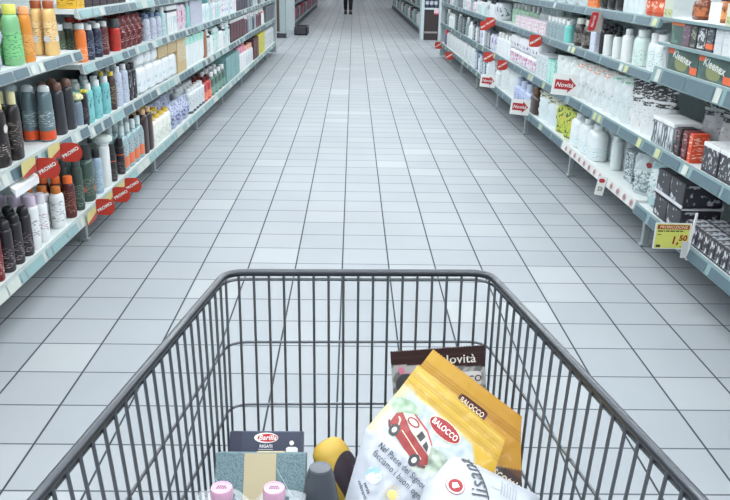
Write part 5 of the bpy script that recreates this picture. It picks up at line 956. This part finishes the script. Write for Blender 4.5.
# ---- flexible bags: surface S(u, v) on an oriented frame, artwork in a colour attribute
def attrmat(rough=.35):
    m = bpy.data.materials.new('bag_print'); m.use_nodes = True; nt = m.node_tree; b = nt.nodes['Principled BSDF']
    a = nt.nodes.new('ShaderNodeAttribute'); a.attribute_name = 'print'; nt.links.new(a.outputs['Color'], b.inputs['Base Color'])
    b.inputs['Roughness'].default_value = rough; b.inputs['Coat Weight'].default_value = .15
    return m
AM = attrmat()
class Bag:
    def __init__(s, O, A, B, H, th, left, right, crimp, seed, wr=.0022):
        s.O = Vector(O); U = Vector(A)-s.O; s.U = U.normalized(); V = Vector(B)-s.O; V -= s.U*V.dot(s.U); s.V = V.normalized(); s.N = s.V.cross(s.U).normalized()
        s.bk = 1.0; s.H, s.th, s.left, s.right, s.crimp, s.seed, s.wr = H, th, left, right, crimp, seed, wr
    def f(s, u, v):
        l, r = s.left(v), s.right(v); a = min(1, max(0, (u-l)/(r-l))); q = min(1, max(0, (v-s.crimp)/(s.H-s.crimp)))
        return (1-abs(2*a-1)**2.6)*(min(1, q*3.2)**.8 if q < .8 else 1-((q-.8)/.2)**2)
    def S(s, u, v, g=0.0, back=False):
        w = s.f(u, v); t = (s.th*w+.0012)*(-s.bk if back else .55)
        t += s.wr*(noise.noise(Vector((u*38, v*30, s.seed)))+.5*noise.noise(Vector((u*90, v*70, s.seed+5))))*(.25+.75*min(1, w*2))
        if v < s.crimp: t += .00035*math.sin(v*2*PI/.0045)*(1 if v > .002 else 0)
        return s.O+s.U*u+s.V*v+s.N*(t+(g if not back else 0))
    def build(s, name, label, cat, col, bcol, nu=70, nv=110):
        t = thing(name, label, cat, s.O); bm = bmesh.new(); cl = bm.verts.layers.float_color.new('print')
        grid = {}
        for bk in (0, 1):
            for i in range(nu+1):
                for j in range(nv+1):
                    v = s.H*j/nv; l, r = s.left(v), s.right(v); u = l+(r-l)*i/nu
                    if j == 0: v -= .0011*(i % 2)
                    x = bm.verts.new(s.S(u, v, 0, bk)-s.O); x[cl] = (*lin(bcol(u, v) if bk else col(u, v)), 1); grid[bk, i, j] = x
        for bk in (0, 1):
            for i in range(nu):
                for j in range(nv):
                    q = [grid[bk, i, j], grid[bk, i+1, j], grid[bk, i+1, j+1], grid[bk, i, j+1]]
                    bm.faces.new(q if bk else q[::-1])
        for i in range(nu):
            bm.faces.new((grid[0, i, 0], grid[0, i+1, 0], grid[1, i+1, 0], grid[1, i, 0])); bm.faces.new((grid[0, i, nv], grid[1, i, nv], grid[1, i+1, nv], grid[0, i+1, nv]))
        for j in range(nv):
            bm.faces.new((grid[0, 0, j], grid[1, 0, j], grid[1, 0, j+1], grid[0, 0, j+1])); bm.faces.new((grid[0, nu, j], grid[0, nu, j+1], grid[1, nu, j+1], grid[1, nu, j]))
        obj('bag', fin(bm, AM, ang=70), t); s.t = t; return t
    def decal(s, name, polys, m, g=.0007):
        bm = bmesh.new()
        for pl in polys:
            f = bm.faces.new([bm.verts.new((x, y, 0)) for x, y in pl])
        bmesh.ops.triangulate(bm, faces=bm.faces)
        for _ in range(5):
            es = [e for e in bm.edges if e.calc_length() > .004]
            if not es: break
            bmesh.ops.subdivide_edges(bm, edges=es, cuts=1); bmesh.ops.triangulate(bm, faces=bm.faces)
        for v in bm.verts: v.co = s.S(v.co.x, v.co.y, g)-s.O
        return obj(name, fin(bm, m, False), s.t)
    def vdecal(s, name, polys, m, g=.0007): return s.decal(name, VS(polys), m, g)
    def text(s, name, body, size, m, u, v, ang=0.0, g=.0014, **k):
        ca, sa = math.cos(ang), math.sin(ang)
        # text x runs along +u, text up runs along -v; ang turns it
        return text(name, body, size, m, s.t, None, fn=lambda x, y: s.S(u+x*ca+y*sa, v+x*sa-y*ca, g)-s.O, **k)
def mixc(a, b, t):
    t = min(1, max(0, t)); return tuple(x+(y-x)*t for x, y in zip(a, b))
YEL, YEL2 = (192, 150, 38), (182, 132, 28)
# back yellow biscuit bag
b2 = Bag((.1145, .979, .770), (.2318, .9205, .700), (.0466, .906, .654), .232, .030, lambda v: .5*max(0, v-.06), lambda v: .148+.053*min(1, max(0, v)/.075)**1.1, .030, 3)
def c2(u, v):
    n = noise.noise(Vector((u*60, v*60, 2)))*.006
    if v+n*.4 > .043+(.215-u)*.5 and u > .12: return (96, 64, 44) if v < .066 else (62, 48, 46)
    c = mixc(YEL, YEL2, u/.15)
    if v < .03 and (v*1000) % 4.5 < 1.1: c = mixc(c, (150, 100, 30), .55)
    return c
b2.bk = .6
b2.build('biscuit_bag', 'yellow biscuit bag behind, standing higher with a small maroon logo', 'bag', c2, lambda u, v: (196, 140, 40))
b2.decal('logo_patch', [oval(.088, .0305, .0225, .0078, 28, 5)], mat((74, 28, 32), .4))
b2.text('lettering', 'BALOCCO', .0098, mat((226, 206, 180), .4), .088, .0305, bold=.0002, sx=.78)
b2.text('product_name', 'biscotti.', .0165, mat((226, 216, 200), .4), .170, .078, shear=.15, bold=.0003, sx=.9)
# front biscuit bag with the picture of a small van
b1 = Bag((.091, .939, .767), (.202, .879, .693), (-.007, .841, .634), .255, .038, lambda v: .002*min(1, v/.04)+.46*max(0, v-.11), lambda v: .1463+.014*min(1, v/.04), .030, 11, .0026)
def c1(u, v):
    n = noise.noise(Vector((u*40, v*40, 7)))*.005; n2 = noise.noise(Vector((u*120, v*120, 3)))
    Y1, Y2 = (200, 168, 58), (192, 155, 44)
    lim = .030+.022*min(1, max(0, (u-.118)/.025))+n
    if v < lim:
        c = mixc(Y1, Y2, u/.17)
        if v < .028 and (v*1000) % 4.5 < 1.1: c = mixc(c, (160, 116, 40), .45)
        return c
    if v < .106+n:
        c = mixc((156, 172, 184), (190, 198, 201), .5+n2*.8)
        if u < .022: c = mixc((200, 188, 134), c, u/.022)
        c = mixc((186, 158, 78), c, (v-lim)/.006)
        d = math.hypot((u-.026)/.022, (v-.056)/.014)
        if d < 1+n2*.4: c = mixc((120, 150, 122), (176, 196, 176), .5+n2*1.1)
        d = math.hypot((u-.098)/.026, (v-.083)/.016)
        if d < 1+n2*.5: c = mixc((120, 138, 120), (186, 198, 186), .5+n2*1.2)
        if v > .096 and .02 < u < .1: c = mixc((196, 204, 190), c, .4+n2)
        return c
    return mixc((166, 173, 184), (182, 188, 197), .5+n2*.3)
b1.bk = .4
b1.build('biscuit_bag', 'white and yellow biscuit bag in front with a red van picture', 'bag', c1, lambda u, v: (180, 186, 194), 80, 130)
VS = lambda pl: [[(.055+(x-.055)*1.06, .0785+(y-.079)*1.30) for x, y in p_] for p_ in pl]
RD = mat((142, 44, 46), .4); CR = mat((198, 196, 188), .4); DK = mat((48, 50, 54), .4)
b1.vdecal('van_body', [[(.0210, .070), (.0265, .0655), (.050, .0755), (.083, .0825), (.0885, .0895), (.080, .0965), (.055, .0925), (.034, .0875), (.022, .080)]], RD)
b1.vdecal('van_roof', [[(.0275, .0655), (.038, .0600), (.064, .0645), (.078, .0725), (.0835, .082), (.050, .0752)]], CR, .0008)
b1.vdecal('van_trim', [[(.040, .0585), (.064, .0632), (.079, .0715), (.0785, .0730), (.0635, .0650), (.039, .0602)]], mat((170, 70, 74), .4), .0010)
b1.vdecal('van_window', [[(.0585, .0672), (.0665, .0695), (.0655, .0768), (.0575, .0750)], [(.0700, .0722), (.0760, .0752), (.0790, .0808), (.0700, .0785)]], DK, .0011)
b1.vdecal('van_sign', [oval(.0445, .0665, .0085, .0042)], RD, .0012)
b1.vdecal('van_sign_plate', [oval(.0445, .0665, .0064, .0026)], CR, .0015)
b1.vdecal('van_highlight', [[(.0265, .0705), (.031, .0722), (.0335, .078), (.032, .0782), (.0295, .0735), (.026, .072)], [(.040, .0795), (.079, .0890), (.0785, .0900), (.0395, .0805)]], mat((224, 190, 170), .4), .0011)
b1.vdecal('van_bumper', [[(.020, .0785), (.027, .084), (.026, .0865), (.019, .081)], [(.0790, .094), (.088, .0915), (.0885, .094), (.080, .0975)]], mat((96, 50, 50), .4), .0011)
for wx_, wy_ in ((.0325, .0845), (.0730, .0945)):
    b1.vdecal('van_wheel', [oval(wx_, wy_, .0062, .0066)], DK, .0012); b1.vdecal('van_hub', [oval(wx_, wy_, .0029, .0031)], mat((186, 190, 192), .4), .0015)
b1.decal('logo_border', [oval(.0800, .0425, .0242, .0120)], mat((226, 214, 190), .4))
b1.decal('logo_patch', [oval(.0800, .0425, .0230, .0108)], mat((150, 32, 40), .4), .0010)
b1.text('lettering', 'BALOCCO', .0108, mat((238, 234, 228), .4), .0800, .0425, bold=.0002, sx=.74)
INK = mat((58, 66, 84), .5)
b1.text('slogan', 'Nel Paese dei Signori', .0118, INK, .0285, .1120, .04, align='LEFT', sx=.74)
b1.text('slogan', 'facciamo i buoni ogni', .0118, INK, .0295, .1235, .06, align='LEFT', sx=.76)
b1.decal('globe', [oval(.0480, .1450, .0105, .0105)], printmat((150, 190, 206), (206, 220, 226), (90, 90, 90), .5))
b1.decal('sun', [oval(.0800, .1480, .0062, .0062, 20)]+[[(.0800+.0085*math.cos(a-.09), .1480+.0085*math.sin(a-.09)), (.0800+.0125*math.cos(a), .1480+.0125*math.sin(a)), (.0800+.0085*math.cos(a+.09), .1480+.0085*math.sin(a+.09))] for a in [k*PI/8 for k in range(16)]], mat((224, 200, 124), .5))
b1.text('small_print', 'senza\ncoloranti', .0062, INK, .0500, .1650, .5, bold=.0001)
# brown topped bag at the front panel
b3 = Bag((.0605, 1.055, .7275), (.2000, 1.055, .7400), (.0605+.02, 1.035, .503), .222, .014, lambda v: .0, lambda v: .1395, .020, 21, .0012)
def c3(u, v):
    n = noise.noise(Vector((u*70, v*70, 9)))
    if v < .020+.013*u/.14: return (56, 40, 44) if (v*1000) % 5 > .9 or v > .018 else (66, 54, 58)
    if n > .16: return (120, 122, 124)
    if n < -.34: return (206, 150, 170) if u < .04 and v < .06 else (150, 152, 150)
    return (176, 178, 178)
b3.build('dark_topped_bag', 'brown topped grey bag standing against the trolley front panel', 'bag', c3, lambda u, v: (60, 50, 54))
b3.text('lettering', 'Novità', .0190, mat((226, 222, 218), .4), .0985, .0180, .02, bold=.0002)
for r_ in (.017, .012, .007):
    b3.decal('sun_ring', [[(.022+(r_ if k < 25 else r_-.0016)*math.cos((k if k < 25 else 49-k)*PI/12), .052+(r_ if k < 25 else r_-.0016)*math.sin((k if k < 25 else 49-k)*PI/12)) for k in range(50)]], mat((70, 72, 76), .5), .0009)
b3.decal('pink_leaf', [[(.010, .026), (.018, .024), (.02, .034), (.012, .036)]], mat((216, 130, 160), .5))
b3.decal('name_plate', [oval(.100, .050, .033, .012, 24, 6)], mat((224, 224, 222), .5))
b3.text('brand_lettering', 'BALOCCO', .0135, mat((70, 40, 44), .5), .100, .050, bold=.0002)
# white pack lying on top
b4 = Bag((.122, .797, .726), (.214, .781, .685), (.084, .761, .712), .17, .05, lambda v: -.018*min(1, max(0, v)/.05)**1.2+.010*math.exp(-max(0, v)/.004), lambda v: .115+.006*min(1, v/.04), .002, 31, .0010)
b4.f = lambda u, v: (1-abs(2*min(1, max(0, (u-b4.left(v))/(b4.right(v)-b4.left(v))))-1)**6)*(1-abs(2*min(1, max(0, v/b4.H))-1)**6)
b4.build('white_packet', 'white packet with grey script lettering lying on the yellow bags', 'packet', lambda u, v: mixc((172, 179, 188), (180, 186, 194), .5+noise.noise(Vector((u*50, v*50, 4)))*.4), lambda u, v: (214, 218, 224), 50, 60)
GR = mat((70, 76, 84), .5)
b4.text('lettering', 'lisana', .0290, GR, .0275, .0260, math.atan2(-.0374, -.0217), shear=.3, sx=.82)
b4.decal('swoosh', [[(.0150, .0005), (.019, .0015), (.030, .014), (.043, .034), (.054, .056), (.0525, .0565), (.0415, .035), (.029, .0155), (.0175, .0035)]], GR)
b4.decal('emblem_ring', [oval(.0085, .0475, .0105, .0105)], mat((150, 60, 66), .5))
b4.decal('emblem', [oval(.0085, .0475, .0098, .0098)], mat((222, 214, 214), .5), .0010); b4.decal('emblem_center', [oval(.0085, .0475, .0080, .0080)], mat((150, 36, 48), .5), .0013)
b4.decal('emblem_mark', [[(.004, .046), (.009, .0435), (.013, .048), (.0105, .0495), (.008, .047), (.0075, .052), (.0055, .0515)]], mat((230, 220, 218), .5), .0017)
b4.decal('small_print', [rect(.060+k*.0035, .0612+k*.0035, .012+(k % 2)*.004, .034) for k in range(6)], mat((150, 156, 164), .5))
b4.decal('mark_outline', [[(.050, .022), (.056, .021), (.0595, .028), (.0505, .029)]], mat((180, 186, 194), .5))

# ------------------------------------------------------------------ ceiling lamps
LAMP = mat((235, 240, 242), .4, emit=1.0)
NTH = 'first second third fourth fifth sixth seventh eighth ninth tenth eleventh twelfth thirteenth fourteenth fifteenth sixteenth seventeenth eighteenth'.split()
for k, y in enumerate((-1.5, .6, 2.7, 4.8, 6.9, 9.0, 11.1, 13.2, 15.5, 18, 21, 24, 27, 31, 35, 39, 43)):
    lx, ly = LSX, .3
    t = thing('ceiling_light', 'white strip lamp crossing the ceiling above the aisle, %s from the entrance end' % NTH[k], 'lamp', (0.05, y, 3.5))
    bm = bmesh.new(); box(bm, -lx/2-.03, lx/2+.03, -ly/2-.03, ly/2+.03, .0, .0995, .005, 1); obj('housing', fin(bm, mat((206, 210, 210), .5)), t)
    bm = bmesh.new(); box(bm, -lx/2, lx/2, -ly/2, ly/2, -.012, .0); obj('diffuser', fin(bm, LAMP, False), t)
    li = bpy.data.lights.new('tube_light', 'AREA'); li.shape = 'RECTANGLE'; li.size = lx; li.size_y = ly; li.energy = LW*(1 if y < 10 else .75 if y < 16 else .5); li.color = (.97, .985, 1.0)
    o = bpy.data.objects.new('tube_light', li); COL.objects.link(o); o.parent = t; o.location = (0, 0, -.02)
w = bpy.data.worlds.new('World'); SC.world = w; w.use_nodes = True
w.node_tree.nodes['Background'].inputs[0].default_value = (.62, .7, .75, 1); w.node_tree.nodes['Background'].inputs[1].default_value = .3

# ------------------------------------------------------------------ camera
cd = bpy.data.cameras.new('camera'); cam = bpy.data.objects.new('camera', cd); COL.objects.link(cam); SC.camera = cam
cd.sensor_fit = 'HORIZONTAL'; cd.sensor_width = 36; cd.lens = 792.502/730*36; cd.clip_start = .02; cd.clip_end = 200
p, yw, r = .3374955, .0193914, .0181174
fw_ = Vector((math.sin(yw)*math.cos(p), math.cos(yw)*math.cos(p), -math.sin(p))); rt = Vector((math.cos(yw), -math.sin(yw), 0)); up = rt.cross(fw_)
a = rt*math.cos(r)+up*math.sin(r); b = up*math.cos(r)-rt*math.sin(r); c = -fw_
cam.matrix_world = Matrix(((a.x, b.x, c.x, 0), (a.y, b.y, c.y, 0), (a.z, b.z, c.z, 1.25727), (0, 0, 0, 1)))
vs = SC.view_settings; vs.view_transform = 'Standard'; vs.look = 'None'; vs.gamma = 1; vs.use_curve_mapping = False; vs.exposure = EXPO
